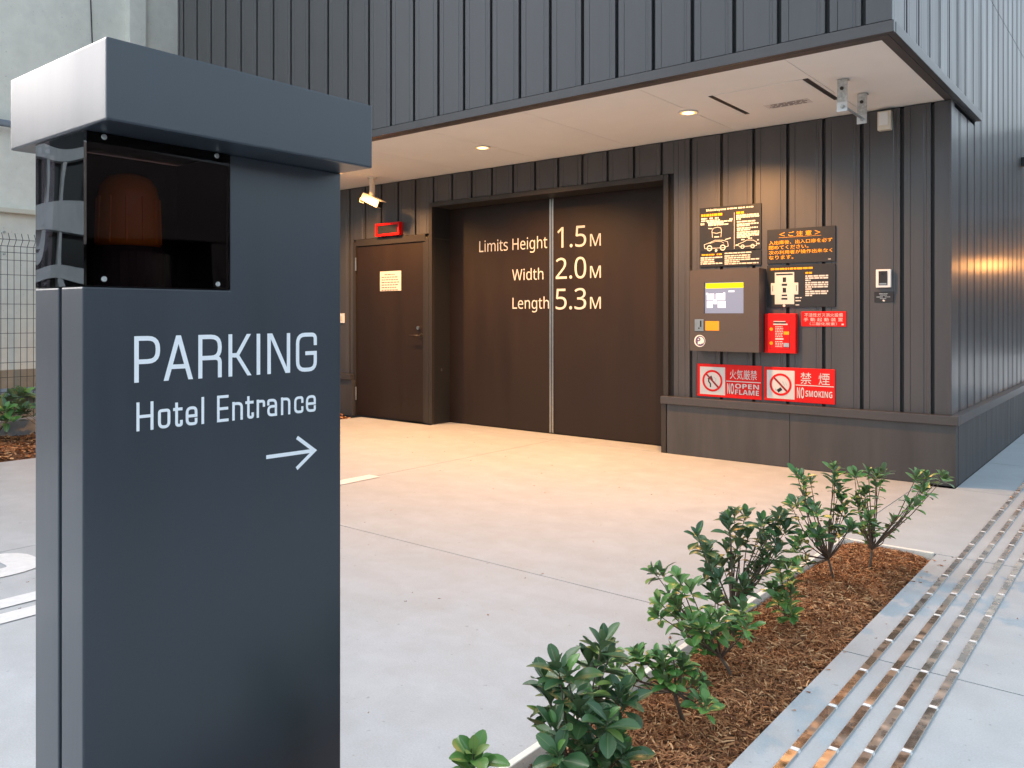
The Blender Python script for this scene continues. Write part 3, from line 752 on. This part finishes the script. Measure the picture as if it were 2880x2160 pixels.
# red strip sign
s = Lay(board('fire_system_sign', 'narrow red sign with three rows of small white characters', 'sign', 2253, 2380, 876, 918, 'red', .006))
s.text('不活性ガス消火設備', .08, .93, .11, .36, 'sign_white'); s.text('手 動 起 動 装 置', .06, .93, .42, .66, 'sign_white'); s.text('（二酸化炭素）', .20, .80, .72, .92, 'sign_white')
s.rect(.90, .95, .80, .90, 'sign_white')
# prohibition signs
def prohibition(label, u0, u1, vt, vb, jp, jx0, flame):
    s = Lay(board('prohibition_sign', label, 'sign', u0, u1, vt, vb, 'red', .008))
    s.rect(.045, .445, .09, .93, 'sign_white', 'pictogram_field', .001)
    R = s.h*.33; cx, cy = .245, .51
    ax = R/s.w; ay = R/s.h
    if flame:
        s.stroke([(cx-.05, cy-.09), (cx-.06, cy+.02), (cx-.03, cy+.10), (cx-.03, cy+.20)], .012, 'black', 'pictogram')
        s.stroke([(cx-.07, cy-.04), (cx-.02, cy-.12), (cx+.0, cy-.02)], .014, 'black', 'pictogram')
        s.stroke([(cx+.02, cy-.12), (cx+.06, cy-.05), (cx+.04, cy+.02)], .005, 'galv', 'pictogram')
    else:
        s.stroke([(cx-.045, cy+.20), (cx+.015, cy+.12)], .026, 'black', 'pictogram')
        s.stroke([(cx-.08, cy+.12), (cx-.06, cy+.20)], .006, 'galv', 'pictogram'); s.stroke([(cx+.03, cy-.10), (cx+.06, cy+.04)], .005, 'galv', 'pictogram'); s.stroke([(cx+.07, cy-.08), (cx+.09, cy+.02)], .005, 'galv', 'pictogram')
    s.stroke([(cx-ax*.68, cy-ay*.68), (cx+ax*.68, cy+ay*.68)], .016, 'red_dark', 'prohibition_bar', lift=.0022)
    s.disc(cx, cy, R, 'red', R-.018, 'prohibition_ring', lift=.0024)
    if flame: s.text(jp, .52, .93, .14, .43, 'sign_white', .0)
    else:
        s.text(jp[0], .53, .68, .12, .46, 'sign_white'); s.text(jp[1], .78, .93, .12, .46, 'sign_white')
    s.rect(.46, .985, .485, .510, 'sign_white', 'divider')
    s.text(sans('NO', True), .48, .58, .56, .88, 'sign_white')
    if flame: s.text(sans('OPEN', True), .60, .96, .56, .70, 'sign_white'); s.text(sans('FLAME', True), .60, .96, .735, .88, 'sign_white')
    else: s.text(sans('SMOKING', True), .60, .965, .64, .82, 'sign_white')
prohibition('red no open flame sign beneath the operation panel', 1961, 2142.5, 1022, 1113, '火気厳禁', 0, True)
prohibition('red no smoking sign right of the open flame sign', 2148.5, 2348.5, 1031, 1125, '禁煙', 0, False)

# intercom and plate
xa, xb, za, zb = spanY(2463, 2505, 758, 809, YW-.03)
ic = emp('intercom', ((xa+xb)/2, YW, za), 'white framed intercom with dark panel on the cladding near the corner', 'intercom')
build('housing', B(xa, xb, YW-.03, YW-.001, za, zb), 'white_paint', ic, bevel=.004)
w_ = xb-xa; h_ = zb-za
build('front_panel', B(xa+w_*.2, xb-w_*.22, YW-.033, YW-.0302, za+h_*.13, zb-h_*.10), 'sign_black', ic)
build('speaker_grille', B(xa+w_*.25, xb-w_*.27, YW-.0345, YW-.0332, za+h_*.16, za+h_*.24), 'steel', ic)
build('lens', MB().tube([(xa+w_*.45, YW-.033, zb-h_*.25), (xa+w_*.45, YW-.0365, zb-h_*.25)], .010, 12), 'black', ic)
s = Lay(board('name_plate', 'small black plate with faint text under the intercom', 'plate', 2459, 2513.5, 821, 850, 'sign_black', .006))
s.lines([(.25, .70, .20, .06), (.30, .65, .33, .05), (.12, .45, .50, .06), (.55, .82, .50, .06), (.30, .62, .66, .05)], 'galv', 2); s.stroke([(.44, .80), (.54, .90)], .012, 'sign_white')

# white sensor box near the soffit
q = onY(2487, 339, 6.62)
sb = emp('sensor_box', (q.x, YW, q.z-.07), 'small white sensor box high on the cladding under the soffit', 'sensor')
build('housing', B(q.x-.048, q.x+.048, 6.61, YW-.001, q.z-.072, q.z+.072), 'camera_white', sb, bevel=.006)
build('cover', B(q.x-.036, q.x+.030, 6.604, 6.6095, q.z-.036, q.z+.062), 'white_paint', sb, bevel=.003)

# galvanised hangers below the soffit
hb = emp('hanger_bracket', (-1.71, 5.865, ZS), 'pair of galvanised steel hangers joined by a rod under the soffit', 'bracket')
for y in (5.642, 6.092):
    pl = MB().box(-1.742, -1.678, y-.003, y+.003, ZS-.215, ZS)
    h = build('hanger_plate', pl, 'galv', hb)
    build('foot', B(-1.742, -1.678, y+.0035, y+.05, ZS-.006, ZS-.0005), 'galv', h)
    build('lower_angle', B(-1.744, -1.676, y-.008, y-.0035, ZS-.218, ZS-.155), 'light_steel', h)
    build('bolt', MB().tube([(-1.712, y-.010, ZS-.062), (-1.712, y-.003, ZS-.062)], .013, 6), 'frame_brown', h)
    build('bolt', MB().tube([(-1.708, y-.018, ZS-.19), (-1.708, y-.008, ZS-.19)], .012, 6), 'steel', h)
build('rod', MB().tube([(-1.700, 5.60, ZS-.186), (-1.700, 6.10, ZS-.186)], .009, 8), 'galv', hb)

# dark lamp bracket further along the side wall
q = onX(2873, 457, XR)
wl = emp('wall_camera', (XC, q.y, q.z), 'black camera bracket on the ribbed side wall at the picture edge', 'camera')
build('base', B(XR, XC+.03, q.y-.05, q.y+.05, q.z-.05, q.z+.05), 'black', wl, bevel=.006)
build('arm', MB().tube([(XC+.02, q.y, q.z), (XC+.10, q.y, q.z+.01)], .018, 8), 'black', wl)
build('dome', MB().lathe((XC+.12, q.y, q.z-.07), [(.03, 0), (.055, .02), (.062, .05), (.05, .085), (.02, .10)], 14), 'black', wl, smooth=True)

# ================================================================== SIGN PILLAR
PX0, PX1, PY0, PY1 = -1.751, -1.540, .665, 1.258
WY, WZ, CZ = .963, 1.302, 1.588
sp = emp('sign_pillar', (-1.645, .96, 0), 'slate blue parking sign pillar with capped top in the foreground', 'sign pillar')
Lp = [(PY0, 0), (PY1, 0), (PY1, CZ), (WY, CZ), (WY, WZ), (PY0, WZ)]
build('front_shell', MB().prism(Lp, 'x', -1.631, PX1), 'slate', sp, bevel=.0035)
build('back_shell', MB().prism(Lp, 'x', PX0, -1.643), 'slate', sp, bevel=.0035)
build('inner_frame', B(-1.642, -1.632, PY0+.022, PY1-.022, .001, WZ-.004), 'black', sp)
build('inner_frame', B(-1.642, -1.632, WY+.01, PY1-.022, WZ-.003, CZ-.002), 'black', sp)
build('window_back', B(PX0, PX0+.006, PY0+.006, WY-.002, WZ+.001, CZ-.002), 'black', sp)
build('window_liner', B(PX0+.007, -1.543, WY-.006, WY-.002, WZ+.002, CZ-.003), 'black', sp)
build('window_liner', B(PX0+.007, -1.543, PY0+.007, WY-.007, WZ+.001, WZ+.003), 'black', sp)
build('cap', B(-1.857, -1.432, .658, 1.262, CZ, 1.733), 'slate', sp, bevel=.004)
af = build('front_window', B(-1.5415, -1.5365, PY0+.0065, WY-.001, WZ+.0015, CZ-.0015), 'acrylic', sp)
build('side_window', B(PX0+.001, -1.5375, PY0+.0005, PY0+.0055, WZ+.0015, CZ-.0015), 'acrylic_side', sp)
for u, v in ((293, 784.6), (613, 799), (293, 385), (610, 438)):
    q = onX(u, v, -1.5365)
    build('screw', MB().tube([(-1.5365, q.y, q.z), (-1.5345, q.y, q.z)], [.0055, .0042], 12), 'galv', af)

# lettering, drawn stroke by stroke
r_ = 1
GL = {
 'P': [[(0,0),(0,1)],[(.0,1),(1,1,r_),(1,.44,r_),(0,.44)]],
 'A': [('d',0,0,.5,1),('d',1,0,.5,1),[(.22,.28),(.78,.28)]],
 'R': [[(0,0),(0,1)],[(0,1),(1,1,r_),(1,.46,r_),(0,.46)],[(.50,.46),(1,.46,r_),(1,0)]],
 'K': [[(0,0),(0,1)],[(.02,.5),(.26,.5)],('d',.28,.44,.92,1),('d',.28,.54,.95,0)],
 'I': [[(0,0),(0,1)]],
 'N': [[(0,0),(0,1)],[(1,0),(1,1)],('d',.06,1,.94,0)],
 'G': [[(1,.75),(1,1,r_),(0,1,r_),(0,0,r_),(1,0,r_),(1,.47),(.52,.47)]],
 'H': [[(0,0),(0,1)],[(1,0),(1,1)],[(0,.5),(1,.5)]],
 'o': [[(.5,1),(0,1,r_),(0,0,r_),(1,0,r_),(1,1,r_),(.5,1)]],
 't': [[(.30,1.32),(.30,0,r_),(1,0,r_),(1,.22)],[(.0,1),(.95,1)]],
 'e': [[(0.0,.5),(1,.5)],[(1,.5),(1,1,r_),(0,1,r_),(0,0,r_),(1,0,r_),(1,.26)]],
 'l': [[(0,0),(0,1)]],
 'E': [[(1,1),(0,1),(0,0),(1,0)],[(.03,.5),(.95,.5)]],
 'n': [[(0,0),(0,1.03)],[(0,.72),(0,1,r_),(1,1,r_),(1,0)]],
 'r': [[(0,0),(0,1.03)],[(0,.72),(0,1,r_),(1,1,r_),(1,.70)]],
 'a': [[(0,.76),(0,1,r_),(1,1,r_),(1,0)],[(1,.58),(0,.58,r_),(0,0,r_),(1,0)]],
 'c': [[(1,.70),(1,1,r_),(0,1,r_),(0,0,r_),(1,0,r_),(1,.28)]],
}
def glyph(ch, y0, y1, z0, z1, w, X, rad, par):
    mb = MB(); lift = 0
    for st in GL[ch]:
        lift += .0002
        fx = lambda g: y0+w/2+g*(y1-y0-w) if y1-y0 > w*1.2 else (y0+y1)/2
        fz = lambda g: z0+w/2+g*(z1-z0-w)
        if st[0] == 'd':
            _, a, b, c, d = st; wh = w*1.12
            za = z0 if b == 0 else z1 if b == 1 else fz(b); zc = z0 if d == 0 else z1 if d == 1 else fz(d)
            vs = [(fx(a)-wh/2, za), (fx(a)+wh/2, za), (fx(c)+wh/2, zc), (fx(c)-wh/2, zc)]; fs = [(0, 1, 2, 3)]
        else:
            pts = [(fx(p[0]), fz(p[1])) + ((min(rad, (z1-z0)*.3),) if len(p) > 2 else ()) for p in st]
            pl = rounded(pts, 0)
            closed = (Vector(pl[0])-Vector(pl[-1])).length < 1e-6
            if closed: pl = pl[:-1]
            else:
                a, b = Vector(pl[0]), Vector(pl[1]); pl[0] = tuple(a+(a-b).normalized()*w/2)
                a, b = Vector(pl[-1]), Vector(pl[-2]); pl[-1] = tuple(a+(a-b).normalized()*w/2)
            vs, fs = ribbon(pl, w, closed)
        mb.add([(X+lift, p[0], p[1]) for p in vs], fs)
    return build('letter', mb, 'letter_white', par)
XF = PX1+.0006
def yu(x): return onX(360+.2532*x, 900, XF).y
fs_ = [o for o in sp.children if o.name.startswith('front_shell')][0]
for ch, a, b in (('P',68,355),('A',398,718),('R',780,1040),('K',1115,1378),('I',1428,1468),('N',1547,1800),('G',1865,2097)):
    glyph(ch, yu(a), yu(b), 1.1205, 1.2095, .0090, XF, .020, fs_)
BL, XH, CP = 1.0272, 1.0655, 1.0825
for ch, a, b, top in (('H',93,282,CP),('o',332,470,XH),('t',500,608,XH),('e',640,770,XH),('l',815,845,CP),('E',988,1117,CP),('n',1157,1275,XH),('t',1302,1398,XH),('r',1428,1522,XH),('a',1545,1655,XH),('n',1698,1802,XH),('c',1845,1948,XH),('e',1975,2085,XH)):
    glyph(ch, yu(a), yu(b), BL, top, .0060, XF, .012, fs_)
def zf(x, y): q = onX(360+.2532*x, 920+.2532*y, XF); return (q.y, q.z)
s0 = zf(1535, 1445); tip = zf(2070, 1370); h1 = zf(1876, 1225); h2 = zf(1872, 1572)
vs, fs = ribbon([s0, (tip[0]-.006, tip[1])], .0085); mb = MB().add([(XF, *p) for p in vs], fs)
vs, fs = ribbon([h1, tip, h2], .0085); mb.add([(XF+.0002, *p) for p in vs], fs); build('arrow', mb, 'letter_white', fs_)

# amber beacon inside the window
def amber_mat():
    m = MATS['amber']; n = m.node_tree.nodes; L = m.node_tree.links; out = n['Material Output']
    tr = n.new('ShaderNodeBsdfTransparent'); tr.inputs[0].default_value = (1, .42, .06, 1)
    mx = n.new('ShaderNodeMixShader'); mx.inputs[0].default_value = .75
    L.new(tr.outputs[0], mx.inputs[1]); L.new(n['Principled BSDF'].outputs[0], mx.inputs[2]); L.new(mx.outputs[0], out.inputs[0])
amber_mat()
bc = (-1.645, .800, WZ+.0035)
be = emp('warning_beacon', bc, 'dim amber rotating beacon behind the black window of the sign pillar', 'beacon')
build('base', MB().lathe(bc, [(.068, 0), (.068, .07), (.062, .082)], 28), 'beacon_base', be, smooth=False)
build('dome', MB().lathe((bc[0], bc[1], bc[2]+.082), [(.060, 0), (.060, .03), (.057, .10), (.053, .122), (.040, .140), (.02, .147), (.004, .148)], 28), 'amber', be, smooth=True)
rp = [(-1.645+.035*math.cos(a)-.0, .80+.045*math.sin(a)) for a in [PI*.55+PI*.9*i/8 for i in range(9)]]
mb = MB(); nn = len(rp)
mb.add([(x, y, bc[2]+.10) for x, y in rp]+[(x*.55-1.645*.45, y*.55+.80*.45, bc[2]+.19) for x, y in rp], [(i, i+1, nn+i+1, nn+i) for i in range(nn-1)])
for k in range(12):
    a = 2*PI*k/12; build('lens_rib', MB().tube([(bc[0]+.0605*math.cos(a), bc[1]+.0605*math.sin(a), bc[2]+.088), (bc[0]+.0575*math.cos(a), bc[1]+.0575*math.sin(a), bc[2]+.18)], .0022, 5), 'amber', be)
build('reflector', mb, 'chrome', be, smooth=True)

# ================================================================== SHRUBS
def leaf_mesh(name, m, curl, fold):
    n = 7; V = []; Fs = []
    for i in range(n+1):
        t = 1-(1-i/n)**1.25; wv = .245*math.sin(PI*t**1.55)**.62 if 0 < i < n else (.02 if i == 0 else .05)
        if 0 < t < .3: wv = max(.02, wv*(.55+1.5*t))
        y = t; z = -curl*(t-.25)**2
        V += [(-wv, y, z+fold*wv), (-wv*.5, y, z+fold*wv*.35), (0, y, z), (wv*.5, y, z+fold*wv*.35), (wv, y, z+fold*wv)]
    for i in range(n):
        for k in range(4): a = i*5+k; Fs.append((a, a+1, a+6, a+5))
    me = bpy.data.meshes.new(name); me.from_pydata(V, [], Fs); me.materials.append(MATS[m])
    for p in me.polygons: p.use_smooth = True
    return me
LM = {k: [leaf_mesh('leaf', m, c, f) for c, f in ((.30, .35), (.15, .5), (.5, .25), (-.12, .45))] for k, m in (('deep', 'leaf_deep'), ('green', 'leaf_green'), ('young', 'leaf_young'))}
def shrub(base, label, tips, D0, tone, nleaf=10, L=(.034, .055), seed=1, fork=None, spread=.05, thick=.006, group='young shrubs in the planting bed', low=.3):
    """tips: pixel positions of the leaf rosettes at about the depth D0 of the plant's own foot"""
    r = random.Random(seed); base = Vector(base)
    t = emp('shrub', base, label, 'shrub', group)
    st = MB(); T = []
    for u, v in tips:
        D = D0*(1+r.uniform(-spread, spread)); T.append(atD(u, v, D))
    for q0 in list(T):
        T.append(q0+Vector((r.uniform(-.04, .04), r.uniform(-.04, .04), r.uniform(-.045, .008)))*(L[1]/.05))
    top = sum(T, Vector())/len(T); fk = fork and Vector(fork) or base.lerp(top, low)+Vector((r.uniform(-.01, .01), r.uniform(-.01, .01), 0))
    st.tube([base-Vector((0, 0, .02)), base.lerp(fk, .5)+Vector((r.uniform(-.006, .006), r.uniform(-.006, .006), 0)), fk], [thick*1.25, thick, thick*.9], 8)
    leaves = []
    for tp in T:
        mid = fk.lerp(tp, .55)+Vector((r.uniform(-.02, .02), r.uniform(-.02, .02), r.uniform(-.03, -.005)))
        st.tube([fk, mid, tp], [thick*.65, thick*.42, thick*.22], 5, False)
        d = ((tp-mid).normalized()*.6+Vector((r.uniform(-.25, .25), r.uniform(-.25, .25), .8))).normalized()
        n = min(nleaf+r.randint(-1, 2), 290//len(T)); a0 = r.uniform(0, 6.28); ax = d.orthogonal().normalized(); bx = d.cross(ax)
        for k in range(n):
            q = k/n; az = a0+k*2.4; el = math.radians(72-78*q+r.uniform(-12, 12))
            rad = ax*math.cos(az)+bx*math.sin(az); ld = (rad*math.cos(el)+d*math.sin(el)).normalized()
            pos = tp-d*(q*.032)
            nz = (d-ld*d.dot(ld))
            if nz.length < .05: nz = -rad
            nz.normalize(); xx = ld.cross(nz).normalized(); nz = xx.cross(ld)
            s = 1.42*r.uniform(*L)*(.62 if q < .2 else .85 if q < .35 else 1.0); sw = s*r.uniform(.85, 1.15)
            leaves.append((pos, Matrix((xx, ld, nz)).transposed(), s, sw, q))
        for k in range(r.randint(1, 3)):     # stray leaves along the twig
            f = r.uniform(.25, .8); pos = mid.lerp(tp, f); az = r.uniform(0, 6.28)
            rad = Vector((math.cos(az), math.sin(az), r.uniform(-.2, .5))).normalized(); up = Vector((0, 0, 1)); xx = rad.cross(up).normalized(); nz = xx.cross(rad)
            leaves.append((pos, Matrix((xx, rad, nz)).transposed(), r.uniform(*L), r.uniform(*L), .9))
    build('stems', st, 'bark' if thick > .0055 else 'twig', t, smooth=True)
    for pos, R3, s, sw, q in leaves:
        if pos.z < base.z+.02: continue
        k = tone
        if q < .25 and r.random() < .5: k = 'young' if tone == 'green' else 'green'
        elif q > .8 and r.random() < .10: k = 'young'
        elif tone == 'mix': k = 'green' if r.random() < .5 else 'deep'
        if k == 'mix': k = 'deep'
        o = bpy.data.objects.new('leaf', r.choice(LM[k])); COL.objects.link(o); o.parent = t
        o.rotation_euler = R3.to_euler(); o.scale = (sw, s, s); o.location = pos-base
c7 = lambda L: [(1200+.407*x, 1600+.407*y) for x, y in L]
c8 = lambda L: [(1750+.5485*x, 1250+.5485*y) for x, y in L]
def dep(b): return b[0]*FW.x+b[1]*FW.y
def gz(x, y): return bedz(x, y)
b = (-1.154, 4.224); shrub((*b, gz(*b)), 'farthest shrub in the bed with one branch reaching right', c8([(1190,150),(1262,138),(1340,135),(1300,205),(1240,250),(1215,310),(1262,370),(1290,430),(1225,440),(1390,395),(1480,300),(1545,235),(1565,165),(1645,155)]), dep(b), 'green', 8, (.032, .050), 11, low=.28)
b = (-1.238, 3.968); shrub((*b, gz(*b)), 'tall bushy shrub second from the far end of the bed', c8([(895,150),(965,185),(935,265),(890,300),(1000,345),(960,440),(905,500),(1085,115),(1090,200),(1130,285),(1145,355),(1065,430),(1175,420),(930,590),(1010,460)]), dep(b), 'mix', 8, (.032, .052), 12)
b = (-1.231, 3.277); shrub((*b, gz(*b)), 'small low shrub in the middle of the bed', c8([(850,625),(815,690),(785,740),(870,700),(865,865),(805,790)]), dep(b), 'green', 8, (.032, .048), 13, thick=.004)
b = (-1.345, 3.03); shrub((*b, gz(*b)), 'dark blue green wide shrub behind the middle of the bed edge', c8([(385,465),(425,520),(550,375),(630,365),(720,395),(800,370),(645,460),(590,525),(460,610),(735,490),(720,580),(560,600),(500,690),(620,720),(685,650),(800,520),(840,440)]), dep(b), 'deep', 9, (.036, .056), 14)
b = (-1.184, 2.691); shrub((*b, gz(*b)), 'bright green shrub with two dense clumps, third from the near end', c8([(200,650),(290,690),(240,760),(190,810),(290,850),(350,900),(310,960),(380,950),(490,790),(570,850),(620,840),(500,890),(580,930),(480,960)]), dep(b), 'green', 10, (.032, .048), 15)
b = (-1.159, 2.29); shrub((*b, gz(*b)), 'leaning low shrub with a bare knobbly stem', c7([(1340,620),(1450,580),(1590,610),(1700,570),(1770,640),(1440,730),(1630,700),(1850,750),(1940,940)]), dep(b), 'green', 9, (.030, .044), 16, fork=None, thick=.0065, low=.62)
b = (-1.198, 1.716); shrub((*b, gz(*b)), 'large dark leaved shrub at the bottom of the picture', c7([(1210,520),(820,760),(1120,640),(970,720),(850,900),(1230,850),(1370,930),(890,1090),(1250,1040),(1270,1200),(940,1290),(1120,1260),(1370,1290),(1050,950),(1180,1350),(1000,1400)]), dep(b), 'deep', 9, (.044, .064), 17, spread=.06)
b = (-1.20, 1.35); shrub((*b, gz(*b)), 'shrub cut by the bottom edge showing only its top leaves', [(1332, 2125), (1290, 2230), (1390, 2260), (1330, 2330)], dep(b), 'green', 10, (.042, .060), 18)

# ================================================================== LEFT BOUNDARY
lb = build('planting_strip', B(-9.25, -7.74, -2, 6.6, -.30, -.05), 'mulch_base', kind='structure')
mulch(-9.2, -7.75, 1.6, 6.5, lambda x, y: -.02+.05*min(1, max(0, (x+9.3))/.3)*min(1, (-7.74-x)/.2) + .015*math.sin(5*x)*math.sin(4*y), 9000, lb, .03, .09, .009)
fw = emp('boundary_wall', (-9.4, 2.5, 0), 'low concrete footing under the wire fence', 'low wall')
for k in range(5):
    y = -2+k*1.75; build('block', B(-9.5, -9.26, y+.003, y+1.747, -.3, .16), 'kerbstone', fw, bevel=.006)
XFN = -9.38
fe = emp('wire_fence', (XFN, 2.5, .16), 'dark welded wire mesh fence with folded top at the left edge', 'fence')
for k in range(4): 
    build('post', MB().tube([(XFN-.03, -1.95+2.1*k, .15), (XFN-.03, -1.95+2.1*k, 2.02)], .02, 8), 'fence_wire', fe)
y = 1.5
while y < 5.6:
    build('vertical_wire', MB().tube([(XFN, y, .18), (XFN, y, 1.96), (XFN+.05, y+.004, 2.03), (XFN+.01, y+.004, 2.10)], .0032, 4), 'fence_wire', fe); y += .062
z = .30
while z < 1.95:
    build('horizontal_wire', MB().tube([(XFN+.005, 1.45, z), (XFN+.005, 5.6, z)], .0035, 4), 'fence_wire', fe); z += .152
for z, dx in ((1.965, .004), (2.03, .055), (1.90, .004)): build('horizontal_wire', MB().tube([(XFN+dx, 1.45, z), (XFN+dx, 5.6, z)], .004, 4), 'fence_wire', fe)
rnd = random.Random(21)
for i, (yy, lbx) in enumerate(((3.02, 'small dark shrub in front of the wire fence at the left edge'), (3.52, 'small shrub by the fence half hidden behind the sign pillar'))):
    bb = Vector((-8.85, yy, .02)); pts = []
    for k in range(13):
        w3 = bb+Vector((rnd.uniform(-.28, .28), rnd.uniform(-.30, .30), rnd.uniform(.12, .52)))
        dd = w3-Vector((0, 0, H)); D = dd.dot(FW); pts.append((CX+F*dd.dot(RT)/D, HY-F*dd.z/D))
    shrub(bb, lbx, pts, (bb-Vector((0, 0, H))).dot(FW), 'mix', 8, (.07, .11), 30+i, group='shrubs by the wire fence', low=.15)

nb = emp('neighbour_building', (-12, 6, 0), 'off white neighbouring building behind the wire fence', 'building')
NX = -10.4
build('wall', B(-16, NX, .4, 14, .62, 9), 'neighbour', nb)
build('base_wall', B(-16, NX+.05, .35, 14, -.3, .62), 'neighbour_base', nb)
build('ledge', B(NX, NX+.09, .4, 14, 2.42, 2.475), 'ledge', nb, bevel=.008)
build('pilaster', B(NX, NX+.10, 5.02, 5.24, .63, 9), 'neighbour', nb, bevel=.01)
build('wall_joint', B(NX-.001, NX+.004, 5.25, 5.275, .63, 9), 'plaster_dark', nb)
build('pipe', MB().tube([(NX+.14, .5, 3.42), (NX+.14, 4.1, 3.42), (NX+.14, 4.12, 3.1)], .04, 10), 'pipe_grey', nb, smooth=True)
build('low_pipe', MB().tube([(NX+.20, .5, .36), (NX+.20, 13, .36)], .065, 12), 'pipe_grey', nb, smooth=True)
build('cable', MB().tube([(NX+.02, 4.50, 9), (NX+.03, 4.54, 6), (NX+.05, 4.62, 3.6)], .008, 5), 'fence_wire', nb)
for z in (1.95, 2.2): build('anchor_bolt', MB().tube([(NX, 3.62, z), (NX+.02, 3.62, z)], .014, 8), 'galv', nb)

# ================================================================== STREET OPPOSITE (seen in reflections)
build('road', B(2.37, 12.5, -60, 60, -.30, -.11), 'asphalt', kind='structure')
def block(label, x0, x1, y0, y1, h, face, m, band, storey=3.0, bay=3.2):
    t = emp('apartment_building', ((x0+x1)/2, (y0+y1)/2, -.3), label, 'building')
    build('wall', B(x0, x1, y0, y1, -.3, h), m, t)
    xf = x1 if face > 0 else x0
    n = int(h//storey)
    for s_ in range(n):
        z = s_*storey
        build('floor_band', B(xf, xf+face*.9, y0, y1, z+storey-.25, z+storey+.65), band, t)
        yb = y0+.6
        while yb+2 < y1:
            build('window', B(xf+face*.01, xf+face*.05, yb, yb+2.0, z+.5, z+storey-.5), 'window_dark', t)
            build('pier', B(xf+face*.0, xf+face*.85, yb+2.3, yb+2.75, z+.66 if s_ else z-.3, z+storey-.26), band, t); yb += bay
    return t
block('pale apartment block mirrored in the side window of the sign pillar', -58, -44, -36, -6, 11.6, 1, 'plaster_dark', 'plaster_far')
block('grey apartment block across the street behind the viewer', 13.3, 23, -16, 26, 4.6, -1, 'plaster_dark', 'plaster_dark')

te = emp('office_building', (5, 50, -.3), 'grey office block closing the far end of the street', 'building')
build('wall', B(-9, 22, 46, 58, -.3, 10.2), 'plaster_dark', te)
for k in range(3):
    build('floor_band', B(-9, 22, 45.8, 45.99, 2.9+k*3.1, 3.5+k*3.1), 'pipe_grey', te)
    for j in range(11):
        build('window', B(-8.2+j*2.75, -6.2+j*2.75, 45.94, 45.99, .9+k*3.1, 2.7+k*3.1), 'window_dark', te)

# ================================================================== SMALL LITTER
rnd = random.Random(77); mb = MB()
for k in range(150):
    if k < 100: x, y = rnd.uniform(-6.5, -1.5), rnd.uniform(.8, 6.3)
    elif k < 115: x, y = rnd.uniform(-.5, .6), rnd.uniform(1.6, 7.5)
    else: x, y = rnd.choice((-1.46-abs(rnd.gauss(0, .05)), -.945+abs(rnd.gauss(0, .05)))), rnd.uniform(1.4, 4.7)
    a = rnd.uniform(0, PI); l = rnd.uniform(.002, .007) if k < 115 else rnd.uniform(.004, .014); wd = l*rnd.uniform(.15, .5)
    c, s_ = math.cos(a), math.sin(a)
    P = [(x+c*l*p-s_*wd*q, y+s_*l*p+c*wd*q, .0015+.003*(p*q > 0)) for p, q in ((-1, -1), (1, -.6), (1.1, .5), (-.8, 1))]
    mb.add(P, [(0, 1, 2, 3)])
build('ground_litter', mb, 'mulch_chips', kind='stuff', label='scattered bark flecks and grit on the concrete', cat='litter')

# lantern further up the street whose amber glow shows in the ribbed side wall
lx, ly = .40, 19.0
ln = emp('street_lantern', (lx, ly, 0), 'amber street lantern on a post mirrored in the ribbed side wall', 'lamp')
build('post', MB().tube([(lx, ly, 0), (lx, ly, 2.05)], [.045, .035], 12), 'black', ln, smooth=True)
build('base', MB().lathe((lx, ly, 0), [(.10, 0), (.10, .04), (.06, .07)], 16), 'black', ln)
build('glass', B(lx-.11, lx+.11, ly-.11, ly+.11, 2.08, 2.42), 'lantern_glass', ln, bevel=.01)
build('hood', MB().lathe((lx, ly, 2.425), [(.19, 0), (.17, .03), (.05, .10), (.02, .12)], 16), 'black', ln)
ld = bpy.data.lights.new('lantern_light', 'POINT'); ld.energy = 12; ld.color = (1, .45, .13); ld.shadow_soft_size = .12
lo = bpy.data.objects.new('lantern_light', ld); COL.objects.link(lo); lo.parent = ln; lo.location = (0, -.16, 2.25)
